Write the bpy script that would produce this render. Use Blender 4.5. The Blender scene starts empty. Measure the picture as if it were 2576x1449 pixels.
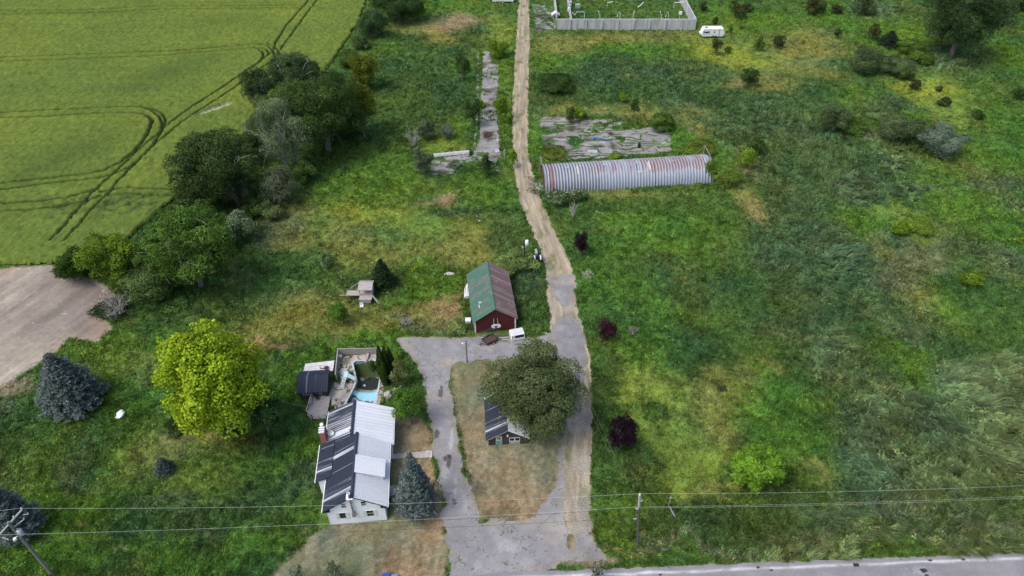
EXPO=0.55;GRASSN=300000
import bpy, math, random
import numpy as np
from math import radians as R_
random.seed(7); RNG=np.random.default_rng(7)
SC=bpy.context.scene
# ------------------------------------------------------------------ camera, sky, sun, exposure
PITCH,FPX,CAMH=R_(41),1786.0,80.0
cd=bpy.data.cameras.new('camera'); cam=bpy.data.objects.new('camera',cd); SC.collection.objects.link(cam)
cam.location=(0,0,CAMH); cam.rotation_euler=(R_(90)-PITCH,0,0)
cd.sensor_width=36; cd.lens=36*FPX/2576; cd.clip_start=1; cd.clip_end=12000
SC.camera=cam
w=bpy.data.worlds.new('World'); SC.world=w; w.use_nodes=True
SUN_EL,SUN_AZ=R_(58),R_(240)          # azimuth: clockwise from +Y
bg=w.node_tree.nodes['Background']; sky=w.node_tree.nodes.new('ShaderNodeTexSky')
sky.sky_type='NISHITA'; sky.sun_disc=False; sky.sun_elevation=SUN_EL; sky.sun_rotation=SUN_AZ
sky.dust_density=4; sky.air_density=1.0; sky.ozone_density=1.0
w.node_tree.links.new(sky.outputs[0],bg.inputs[0]); bg.inputs[1].default_value=0.15
sd=bpy.data.lights.new('sun','SUN'); sd.energy=1.2; sd.angle=R_(26); sd.color=(1.0,0.975,0.93)
so=bpy.data.objects.new('sun',sd); SC.collection.objects.link(so)
so.rotation_euler=(R_(90)-SUN_EL,0,math.pi-SUN_AZ)   # light comes from azimuth SUN_AZ
so.location=(0,0,150)
SC.view_settings.view_transform='Standard'; SC.view_settings.look='None'
SC.view_settings.exposure=EXPO; SC.view_settings.gamma=1
# ------------------------------------------------------------------ plan digitising: a survey pixel of the drone photo -> ground metres
_c,_s=math.cos(PITCH),math.sin(PITCH)
def G(x,y,z=0.0):
    u=(x-1288)/FPX; v=(y-724.5)/FPX; t=(CAMH-z)/(_s+v*_c); return (u*t,t*(_c-v*_s))
def Zat(X,Y,py):
    v=(py-724.5)/FPX; return CAMH-Y*(v*_c+_s)/(_c-v*_s)
def GZ(pts,z=0.0): return [G(x,y,z) for x,y in pts]
# ------------------------------------------------------------------ numpy noise
def _h(ix,iy,seed):
    h=(ix.astype(np.int64)*374761393+iy.astype(np.int64)*668265263+seed*2147483647)&0xffffffff
    h=((h^(h>>13))*1274126177)&0xffffffff; h=h^(h>>16); return (h&0xffff)/32767.5-1.0
def vn(x,y,seed=0):
    x0=np.floor(x);y0=np.floor(y);fx=x-x0;fy=y-y0;fx=fx*fx*(3-2*fx);fy=fy*fy*(3-2*fy)
    x0=x0.astype(np.int64);y0=y0.astype(np.int64)
    a=_h(x0,y0,seed);b=_h(x0+1,y0,seed);c=_h(x0,y0+1,seed);d=_h(x0+1,y0+1,seed)
    return (a*(1-fx)+b*fx)*(1-fy)+(c*(1-fx)+d*fx)*fy
def fbm(x,y,o=4,seed=0,g=.5):
    r=0*x;a=1.;n=0.
    for i in range(o):
        r=r+a*vn(x*2**i+17.3*i,y*2**i-9.1*i,seed+i*13);n+=a;a*=g
    return r/n*1.6
def sdpoly(X,Y,P):
    """signed distance to a polygon (negative inside)"""
    P=np.asarray(P,float); sh=X.shape; X=X.ravel();Y=Y.ravel()
    out=np.full(X.shape,99.0); m=8.0
    sel=np.where((X>P[:,0].min()-m)&(X<P[:,0].max()+m)&(Y>P[:,1].min()-m)&(Y<P[:,1].max()+m))[0]
    if len(sel)==0: return out.reshape(sh)
    x=X[sel];y=Y[sel]; d=np.full(x.shape,1e9); ins=np.zeros(x.shape,bool)
    n=len(P)
    for i in range(n):
        ax,ay=P[i];bx,by=P[(i+1)%n]; ex,ey=bx-ax,by-ay; L=ex*ex+ey*ey+1e-9
        t=np.clip(((x-ax)*ex+(y-ay)*ey)/L,0,1); d=np.minimum(d,(x-ax-t*ex)**2+(y-ay-t*ey)**2)
        c=((ay<=y)!=(by<=y)); xi=ax+(y-ay)*ex/(ey if abs(ey)>1e-9 else 1e-9); ins^=c&(x<xi)
    out[sel]=np.where(ins,-1,1)*np.sqrt(d); return out.reshape(sh)
def dpolyline(X,Y,P):
    d=np.full(X.shape,1e9)
    for (ax,ay),(bx,by) in zip(P[:-1],P[1:]):
        ex,ey=bx-ax,by-ay;L=ex*ex+ey*ey+1e-9
        t=np.clip(((X-ax)*ex+(Y-ay)*ey)/L,0,1); d=np.minimum(d,(X-ax-t*ex)**2+(Y-ay-t*ey)**2)
    return np.sqrt(d)
# ------------------------------------------------------------------ objects and meshes
COL=SC.collection
def tag(o,label=None,cat=None,group=None,kind=None):
    if label:o['label']=label
    if cat:o['category']=cat
    if group:o['group']=group
    if kind:o['kind']=kind
    return o
def thing(name,label,cat,loc=(0,0,0),rz=0.0,group=None):
    o=bpy.data.objects.new(name,None); COL.objects.link(o); o.location=loc; o.rotation_euler=(0,0,rz)
    o.empty_display_size=.5
    return tag(o,label,cat,group)
def npmesh(name,V,F,mat,parent=None,col=None,st=None,smooth=False,loc=None):
    """V (n,3); F int array (m,k)"""
    V=np.asarray(V,np.float32);F=np.asarray(F,np.int32); me=bpy.data.meshes.new(name)
    k=F.shape[1]; me.vertices.add(len(V)); me.vertices.foreach_set('co',V.ravel())
    me.loops.add(F.size); me.loops.foreach_set('vertex_index',F.ravel())
    me.polygons.add(len(F)); me.polygons.foreach_set('loop_start',np.arange(0,F.size,k,dtype=np.int32))
    if smooth: me.polygons.foreach_set('use_smooth',np.ones(len(F),bool))
    if col is not None:
        a=me.attributes.new('col','FLOAT_COLOR','POINT'); c=np.ones((len(V),4),np.float32); c[:,:3]=col; a.data.foreach_set('color',c.ravel())
    if st is not None:
        a=me.attributes.new('st','FLOAT_VECTOR','POINT'); a.data.foreach_set('vector',np.asarray(st,np.float32).ravel())
    me.materials.append(mat); me.update(calc_edges=True)
    o=bpy.data.objects.new(name,me); COL.objects.link(o)
    if parent is not None:o.parent=parent
    if loc is not None:o.location=loc
    return o
class MB:
    def __init__(s): s.v=[];s.f=[];s.st=[]
    def add(s,vs,fs,st=None):
        b=len(s.v);s.v+=[tuple(p) for p in vs];s.f+=[tuple(i+b for i in f) for f in fs]
        s.st+=st if st else [(0,0,0)]*len(vs)
    def box(s,x0,x1,y0,y1,z0,z1):
        s.add([(x0,y0,z0),(x1,y0,z0),(x1,y1,z0),(x0,y1,z0),(x0,y0,z1),(x1,y0,z1),(x1,y1,z1),(x0,y1,z1)],
              [(0,3,2,1),(4,5,6,7),(0,1,5,4),(1,2,6,5),(2,3,7,6),(3,0,4,7)]);return s
    def hexa(s,b,t):
        s.add(list(b)+list(t),[(0,3,2,1),(4,5,6,7),(0,1,5,4),(1,2,6,5),(2,3,7,6),(3,0,4,7)]);return s
    def prism(s,pts,z0,z1):
        n=len(pts);s.add([(x,y,z0) for x,y in pts]+[(x,y,z1) for x,y in pts],[tuple(range(n-1,-1,-1)),tuple(range(n,2*n))]+[(i,(i+1)%n,n+(i+1)%n,n+i) for i in range(n)]);return s
    def prismy(s,pts,y0,y1):
        n=len(pts);s.add([(x,y0,z) for x,z in pts]+[(x,y1,z) for x,z in pts],[tuple(range(n)),tuple(range(2*n-1,n-1,-1))]+[(i,n+i,n+(i+1)%n,(i+1)%n) for i in range(n)]);return s
    def prismx(s,pts,x0,x1):
        n=len(pts);s.add([(x0,y,z) for y,z in pts]+[(x1,y,z) for y,z in pts],[tuple(range(n)),tuple(range(2*n-1,n-1,-1))]+[(i,n+i,n+(i+1)%n,(i+1)%n) for i in range(n)]);return s
    def tube(s,path,rad,n=8,cap=True):
        path=[np.array(p,float) for p in path]; m=len(path)
        if not hasattr(rad,'__len__'):rad=[rad]*m
        vs=[];
        for i,p in enumerate(path):
            d=path[min(i+1,m-1)]-path[max(i-1,0)]; d=d/(np.linalg.norm(d)+1e-9)
            a=np.cross(d,(0,0,1)) if abs(d[2])<.9 else np.cross(d,(1,0,0)); a/=np.linalg.norm(a); b=np.cross(d,a)
            for k in range(n):
                t=2*math.pi*k/n; vs.append(tuple(p+rad[i]*(a*math.cos(t)+b*math.sin(t))))
        fs=[(i*n+k,i*n+(k+1)%n,(i+1)*n+(k+1)%n,(i+1)*n+k) for i in range(m-1) for k in range(n)]
        if cap: fs+=[tuple(range(n-1,-1,-1)),tuple(range((m-1)*n,m*n))]
        s.add(vs,fs);return s
    def bar(s,p,q,w,h=None):
        h=h or w; p=np.array(p,float);q=np.array(q,float);d=(q-p)/np.linalg.norm(q-p)
        a=np.cross(d,(0,0,1)) if abs(d[2])<.95 else np.array((1.,0,0)); a/=np.linalg.norm(a); b=np.cross(a,d)
        c=lambda o:[tuple(o+a*w/2*i+b*h/2*j) for i,j in((-1,-1),(1,-1),(1,1),(-1,1))]
        s.hexa(c(p),c(q));return s
    def torus(s,c,r,r2,axis='x',n=20,m=8):
        vs=[]
        for i in range(n):
            A=2*math.pi*i/n
            for j in range(m):
                B=2*math.pi*j/m; rr=r+r2*math.cos(B);p=(r2*math.sin(B),rr*math.cos(A),rr*math.sin(A))
                if axis=='y':p=(p[1],p[0],p[2])
                if axis=='z':p=(p[1],p[2],p[0])
                vs.append((c[0]+p[0],c[1]+p[1],c[2]+p[2]))
        s.add(vs,[(i*m+j,i*m+(j+1)%m,((i+1)%n)*m+(j+1)%m,((i+1)%n)*m+j) for i in range(n) for j in range(m)]);return s
    def dome(s,c,r,n=16,m=6,sz=1.0,full=False):
        vs=[];lo=-m if full else 0; rows=[]
        for j in range(lo,m+1):
            B=math.pi/2*j/m;rows.append(len(vs))
            for i in range(n):
                A=2*math.pi*i/n;vs.append((c[0]+r*math.cos(B)*math.cos(A),c[1]+r*math.cos(B)*math.sin(A),c[2]+r*sz*math.sin(B)))
        k=len(rows);s.add(vs,[(j*n+i,j*n+(i+1)%n,(j+1)*n+(i+1)%n,(j+1)*n+i) for j in range(k-1) for i in range(n)]);return s
    def build(s,name,mat,parent=None,smooth=False,bevel=0):
        me=bpy.data.meshes.new(name);me.from_pydata(s.v,[],s.f)
        if any(t!=(0,0,0) for t in s.st):
            a=me.attributes.new('st','FLOAT_VECTOR','POINT');a.data.foreach_set('vector',np.asarray(s.st,np.float32).ravel())
        me.materials.append(mat)
        if smooth:
            for p in me.polygons:p.use_smooth=True
        o=bpy.data.objects.new(name,me);COL.objects.link(o)
        if parent is not None:o.parent=parent
        if bevel:
            b=o.modifiers.new('bevel','BEVEL');b.width=bevel;b.segments=2;b.limit_method='ANGLE'
        return o
def copy_tree(o,parent=None):
    c=o.copy();COL.objects.link(c);c.parent=parent
    for ch in list(o.children):copy_tree(ch,c)
    return c
# ------------------------------------------------------------------ materials
class NT:
    def __init__(s,name):
        s.m=bpy.data.materials.new(name);s.m.use_nodes=True;s.t=s.m.node_tree;s.b=s.t.nodes['Principled BSDF'];s.out=s.t.nodes['Material Output']
    def n(s,k,**p):
        o=s.t.nodes.new(k)
        for a,b in p.items():setattr(o,a,b)
        return o
    def l(s,a,b):s.t.links.new(a,b)
    def attr(s,name):
        a=s.n('ShaderNodeAttribute');a.attribute_name=name;return a
    def noise(s,scale,detail=3,vec=None,rough=.55,stretch=None,coord='Object'):
        t=s.n('ShaderNodeTexNoise');t.inputs['Scale'].default_value=scale;t.inputs['Detail'].default_value=detail;t.inputs['Roughness'].default_value=rough
        if vec is None:
            vec=s.n('ShaderNodeTexCoord').outputs[coord]
        if stretch:
            mp=s.n('ShaderNodeMapping');mp.inputs['Scale'].default_value=stretch;s.l(vec,mp.inputs[0]);vec=mp.outputs[0]
        s.l(vec,t.inputs['Vector']);return t.outputs['Fac']
    def ramp(s,fac,stops):
        r=s.n('ShaderNodeValToRGB');e=r.color_ramp.elements
        for i,(p,c) in enumerate(stops):
            x=e[i] if i<2 else e.new(p)
            x.position=p;x.color=(c[0],c[1],c[2],1) if hasattr(c,'__len__') else (c,c,c,1)
        s.l(fac,r.inputs[0]);return r.outputs[0]
    def mix(s,fac,a,b,mode='MIX'):
        m=s.n('ShaderNodeMix');m.data_type='RGBA';m.blend_type=mode
        for i,x in ((0,fac),(6,a),(7,b)):
            if hasattr(x,'is_output') or isinstance(x,bpy.types.NodeSocket):s.l(x,m.inputs[i])
            elif i==0:m.inputs[0].default_value=x
            else:m.inputs[i].default_value=(x[0],x[1],x[2],1) if hasattr(x,'__len__') else (x,x,x,1)
        return m.outputs[2]
    def bump(s,h,st=.4,dist=.05):
        b=s.n('ShaderNodeBump');b.inputs['Strength'].default_value=st;b.inputs['Distance'].default_value=dist;s.l(h,b.inputs['Height']);s.l(b.outputs[0],s.b.inputs['Normal']);return b
    def fin(s,col,rough=.8,metal=0,spec=.3):
        if isinstance(col,bpy.types.NodeSocket):s.l(col,s.b.inputs['Base Color'])
        else:s.b.inputs['Base Color'].default_value=(*col,1)
        s.b.inputs['Roughness'].default_value=rough;s.b.inputs['Metallic'].default_value=metal;s.b.inputs['Specular IOR Level'].default_value=spec;return s.m
def weathered(name,c1,c2,scale=3,rough=.8,metal=0,spec=.3,bump=.2,stretch=None,lo=.35,hi=.65,detail=5,fine=True):
    t=NT(name);f=t.noise(scale,detail,stretch=stretch);col=t.ramp(f,[(lo,c1),(hi,c2)])
    if fine:
        g=t.noise(scale*6,3);col=t.mix(1.0,col,t.ramp(g,[(.3,.78),(.7,1.15)]),'MULTIPLY')
    if bump:t.bump(f,bump,.03)
    return t.fin(col,rough,metal,spec)
def attrmat(name,fscale=9,lo=.7,hi=1.25,rough=.95,bump=0,stretch=None,transl=0.0,spec=.1,detail=3,big=None):
    t=NT(name);c=t.attr('col').outputs['Color'];f=t.noise(fscale,detail,stretch=stretch,rough=.65)
    c=t.mix(1.0,c,t.ramp(f,[(.28,lo),(.72,hi)]),'MULTIPLY')
    if big:
        g=t.noise(big[0],3);c=t.mix(1.0,c,t.ramp(g,[(.3,big[1]),(.7,big[2])]),'MULTIPLY')
    if bump:t.bump(f,bump,.08)
    t.fin(c,rough,0,spec)
    if transl:
        tr=t.n('ShaderNodeBsdfTranslucent');t.l(c,tr.inputs[0]);mx=t.n('ShaderNodeMixShader');mx.inputs[0].default_value=transl
        df=t.n('ShaderNodeBsdfDiffuse');t.l(c,df.inputs[0]);t.l(df.outputs[0],mx.inputs[1]);t.l(tr.outputs[0],mx.inputs[2]);t.l(mx.outputs[0],t.out.inputs[0])
    return t.m
M={}
M['grass']=attrmat('grass blades',3,.85,1.15,transl=.5)
M['ground']=attrmat('grass ground',7,.55,1.45,bump=.8,big=(1.3,.8,1.2))
M['crop']=attrmat('crop canopy',4.5,.5,1.5,bump=.9,stretch=(1,.8,1),detail=5,big=(.5,.92,1.08))
M['leaf']=attrmat('leaves',2,.85,1.15,transl=.22)
M['bark']=weathered('bark',(.10,.085,.07),(.2,.18,.16),8)
M['palebark']=weathered('pale bark',(.3,.28,.25),(.42,.4,.37),8)
M['pave']=attrmat('paving',3.2,.86,1.12,rough=.9,bump=.15,detail=6,big=(.35,.88,1.12))
M['straw']=attrmat('mown straw',6,.5,1.5,rough=1,bump=.6)
M['soil']=attrmat('bare soil',1.6,.82,1.15,rough=1,bump=.5,detail=7,big=(.25,.9,1.1))
M['conc']=attrmat('old concrete',4,.8,1.15,rough=.9,bump=.3,detail=6,big=(.6,.85,1.1))
def plain(name,c,rough=.6,metal=0,spec=.4,v=.12,scale=4):
    return weathered(name,tuple(x*(1-v) for x in c),tuple(x*(1+v) for x in c),scale,rough,metal,spec,0)
M['white']=plain('white paint',(.72,.75,.78),.6)
M['siding']=weathered('white siding',(.66,.71,.74),(.74,.78,.82),1.5,.6,bump=0,fine=False)
M['greenshutter']=plain('pale green shutter',(.55,.63,.6))
M['glass']=NT('dark window glass').fin((.012,.014,.018),.12,0,.6)
M['greyglass']=plain('grey window glass',(.09,.1,.11),.2)
M['black']=plain('black metal',(.02,.02,.022),.5)
M['brick']=None
M['galv']=plain('galvanised metal',(.42,.44,.46),.45,.3)
M['stovepipe']=weathered('rusty stove pipe',(.14,.12,.11),(.3,.28,.27),6,.6,bump=0)
M['greywood']=weathered('grey weathered wood',(.24,.22,.21),(.42,.4,.38),2,.9,stretch=(8,.6,8))
M['greywood2']=weathered('grey weathered planks',(.26,.23,.22),(.44,.41,.39),2,.9,stretch=(.5,9,9))
M['darkwood']=weathered('dark siding',(.035,.03,.028),(.08,.07,.065),2,.9,stretch=(6,6,.5))
M['dpole']=weathered('dark mossy pole wood',(.06,.065,.05),(.11,.115,.10),3,.9);M['pole']=weathered('pole wood',(.14,.13,.12),(.26,.24,.22),3,.9,stretch=(6,6,.4))
M['palewood']=weathered('pale pole wood',(.34,.33,.31),(.46,.44,.42),3,.9,stretch=(6,6,.4))
M['wire']=NT('pale wire').fin((.42,.46,.40),.6);M['fwire']=NT('faint greenish wire').fin((.16,.19,.12),.7)
M['dwire']=NT('dark wire').fin((.05,.055,.055),.6)
M['porcelain']=plain('white porcelain',(.75,.77,.78),.3)
M['tyre']=plain('black tyre',(.02,.02,.02),.8)
M['steelrust']=weathered('rusted steel',(.07,.035,.03),(.16,.08,.065),3,.8)
# ------------------------------------------------------------------ plan outlines (survey pixels of the drone photo)
DRIVE=[GZ(p) for p in (
 [(988,852),(1020,848),(1060,846),(1100,849),(1150,850),(1178,847),(1200,842),(1225,841),(1262,841),(1300,836),(1318,850),(1350,848),(1385,836),(1400,870),(1420,900),(1470,930),(1466,985),(1462,1040),(1430,1030),(1400,960),(1330,905),(1230,905),(1200,905),(1170,912),(1145,905),(1136,930),(1135,990),(1140,1040),(1150,1090),(1158,1140),(1165,1180),(1180,1220),(1200,1265),(1213,1290),(1207,1312),(1235,1314),(1260,1307),(1290,1310),(1330,1302),(1355,1290),(1375,1260),(1388,1235),(1398,1190),(1400,1150),(1408,1128),(1422,1140),(1424,1165),(1432,1200),(1424,1240),(1420,1290),(1423,1330),(1426,1370),(1432,1402),(1400,1430),(1330,1440),(1290,1452),(1280,1500),(1120,1500),(1123,1449),(1125,1400),(1115,1340),(1113,1260),(1105,1200),(1092,1150),(1086,1120),(1080,1060),(1070,1000),(1060,945),(1045,915),(1020,885)],
 [(1440,1352),(1452,1335),(1475,1325),(1492,1345),(1512,1380),(1530,1408),(1470,1412),(1436,1405)],
 [(1371,702),(1400,692),(1447,690),(1452,705),(1446,730),(1432,770),(1410,768),(1384,745),(1380,722)],
 [(1402,800),(1440,798),(1462,825),(1480,862),(1470,872),(1478,900),(1474,930),(1430,935),(1398,900),(1385,842)],
 [(1352,640),(1375,650),(1378,665),(1362,662)])]
CT=[(1319,-60,26),(1318,12,28),(1316,90,36),(1312,160,37),(1311,225,39),(1308,300,42),(1309,380,42),(1318,440,50),(1333,500,56),(1358,560,58),(1385,620,62),(1408,680,66),(1410,740,74),(1420,800,78),(1430,850,88),(1440,900,92),(1450,960,78),(1462,1040,60),(1452,1100,78),(1448,1160,82),(1448,1230,82),(1452,1300,70),(1462,1345,70)]
_a=[];_b=[]
for x,y,wd in CT:
    _a.append(G(x-wd/2,y));_b.append(G(x+wd/2,y))
TRACK=_a+_b[::-1]; TRACKC=[G(x,y) for x,y,_ in CT]
SOIL=GZ([(-700,690),(0,678),(30,672),(130,668),(180,690),(235,700),(290,740),(250,790),(285,830),(240,862),(175,850),(145,880),(100,915),(60,938),(0,978),(-150,1080),(-500,1250),(-900,1100)])
MOWN=[GZ(p) for p in ([(1135,905),(1230,895),(1330,890),(1400,940),(1470,1000),(1484,1060),(1484,1180),(1480,1290),(1488,1345),(1430,1400),(1380,1330),(1290,1320),(1200,1310),(1140,1000)],
 [(640,1500),(690,1440),(745,1385),(800,1335),(832,1318),(975,1306),(985,1285),(985,1040),(1010,1052),(1060,1048),(1082,1075),(1090,1180),(1115,1270),(1128,1500)],
 [(1395,1420),(1440,1400),(1530,1405),(1560,1412),(1500,1430)])]
CROP=GZ([(980,-60),(925,0),(903,60),(842,150),(820,182),(700,330),(600,400),(440,505),(370,560),(300,625),(215,660),(130,667),(0,666),(-700,676),(-2600,690),(-3000,-60)])
POOL=[(-24.25,74.4),(-23.9,74.75),(-20.6,74.85),(-20.1,74.3),(-19.85,71.1),(-19.75,66.5),(-23.95,66.5),(-23.5,68.4),(-23.05,70.85),(-23.8,72.9)]
PATIO=[(-26.6,76.1),(-20.0,76.3),(-19.2,74.5),(-18.9,71.0),(-18.75,68.0),(-19.3,65.7),(-23.4,64.6),(-26.2,63.6),(-26.9,67.6),(-26.4,71.0),(-26.8,73.5)]
HOUSEPAD=[(-23.9,47.2),(-15.5,47.9),(-16.9,63.3),(-25.5,62.4)]
SLABS=[GZ(p) for p in (
 [(1216,130),(1232,130),(1238,160),(1255,165),(1252,235),(1248,262),(1255,330),(1260,398),(1245,412),(1212,410),(1188,390),(1205,350),(1209,260),(1212,190)],
 [(1200,132),(1205,132),(1203,300),(1196,385),(1190,385),(1197,300)],
 [(1085,400),(1180,388),(1202,400),(1150,420),(1140,438),(1082,442),(1078,415)],
 [(1355,300),(1400,290),(1470,300),(1560,300),(1640,305),(1685,335),(1690,382),(1560,396),(1400,405),(1372,375),(1358,340)],
 [(1400,272),(1470,268),(1500,290),(1430,292)],
 [(1335,12),(1400,14),(1404,40),(1400,76),(1338,80),(1345,45)],
 [(1320,445),(1366,452),(1370,495),(1330,490)],
 [(1600,300),(1625,298),(1622,310),(1603,310)],[(1728,324),(1745,322),(1744,332),(1730,333)],[(1635,270),(1650,270),(1650,277),(1636,276)])]
a_,b_=G(1637,1426),G(2576,1390)
RA=math.atan2(b_[1]-a_[1],b_[0]-a_[0]); RD=(math.cos(RA),math.sin(RA)); RN=(-math.sin(RA),math.cos(RA))
def roadst(X,Y): return (X-a_[0])*RD[0]+(Y-a_[1])*RD[1],(X-a_[0])*RN[0]+(Y-a_[1])*RN[1]
def rp(s,t): return (a_[0]+RD[0]*s+RN[0]*t,a_[1]+RD[1]*s+RN[1]*t)
ROAD=[rp(-140,0),rp(160,0),rp(160,-7.4),rp(-140,-7.4)]
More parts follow.
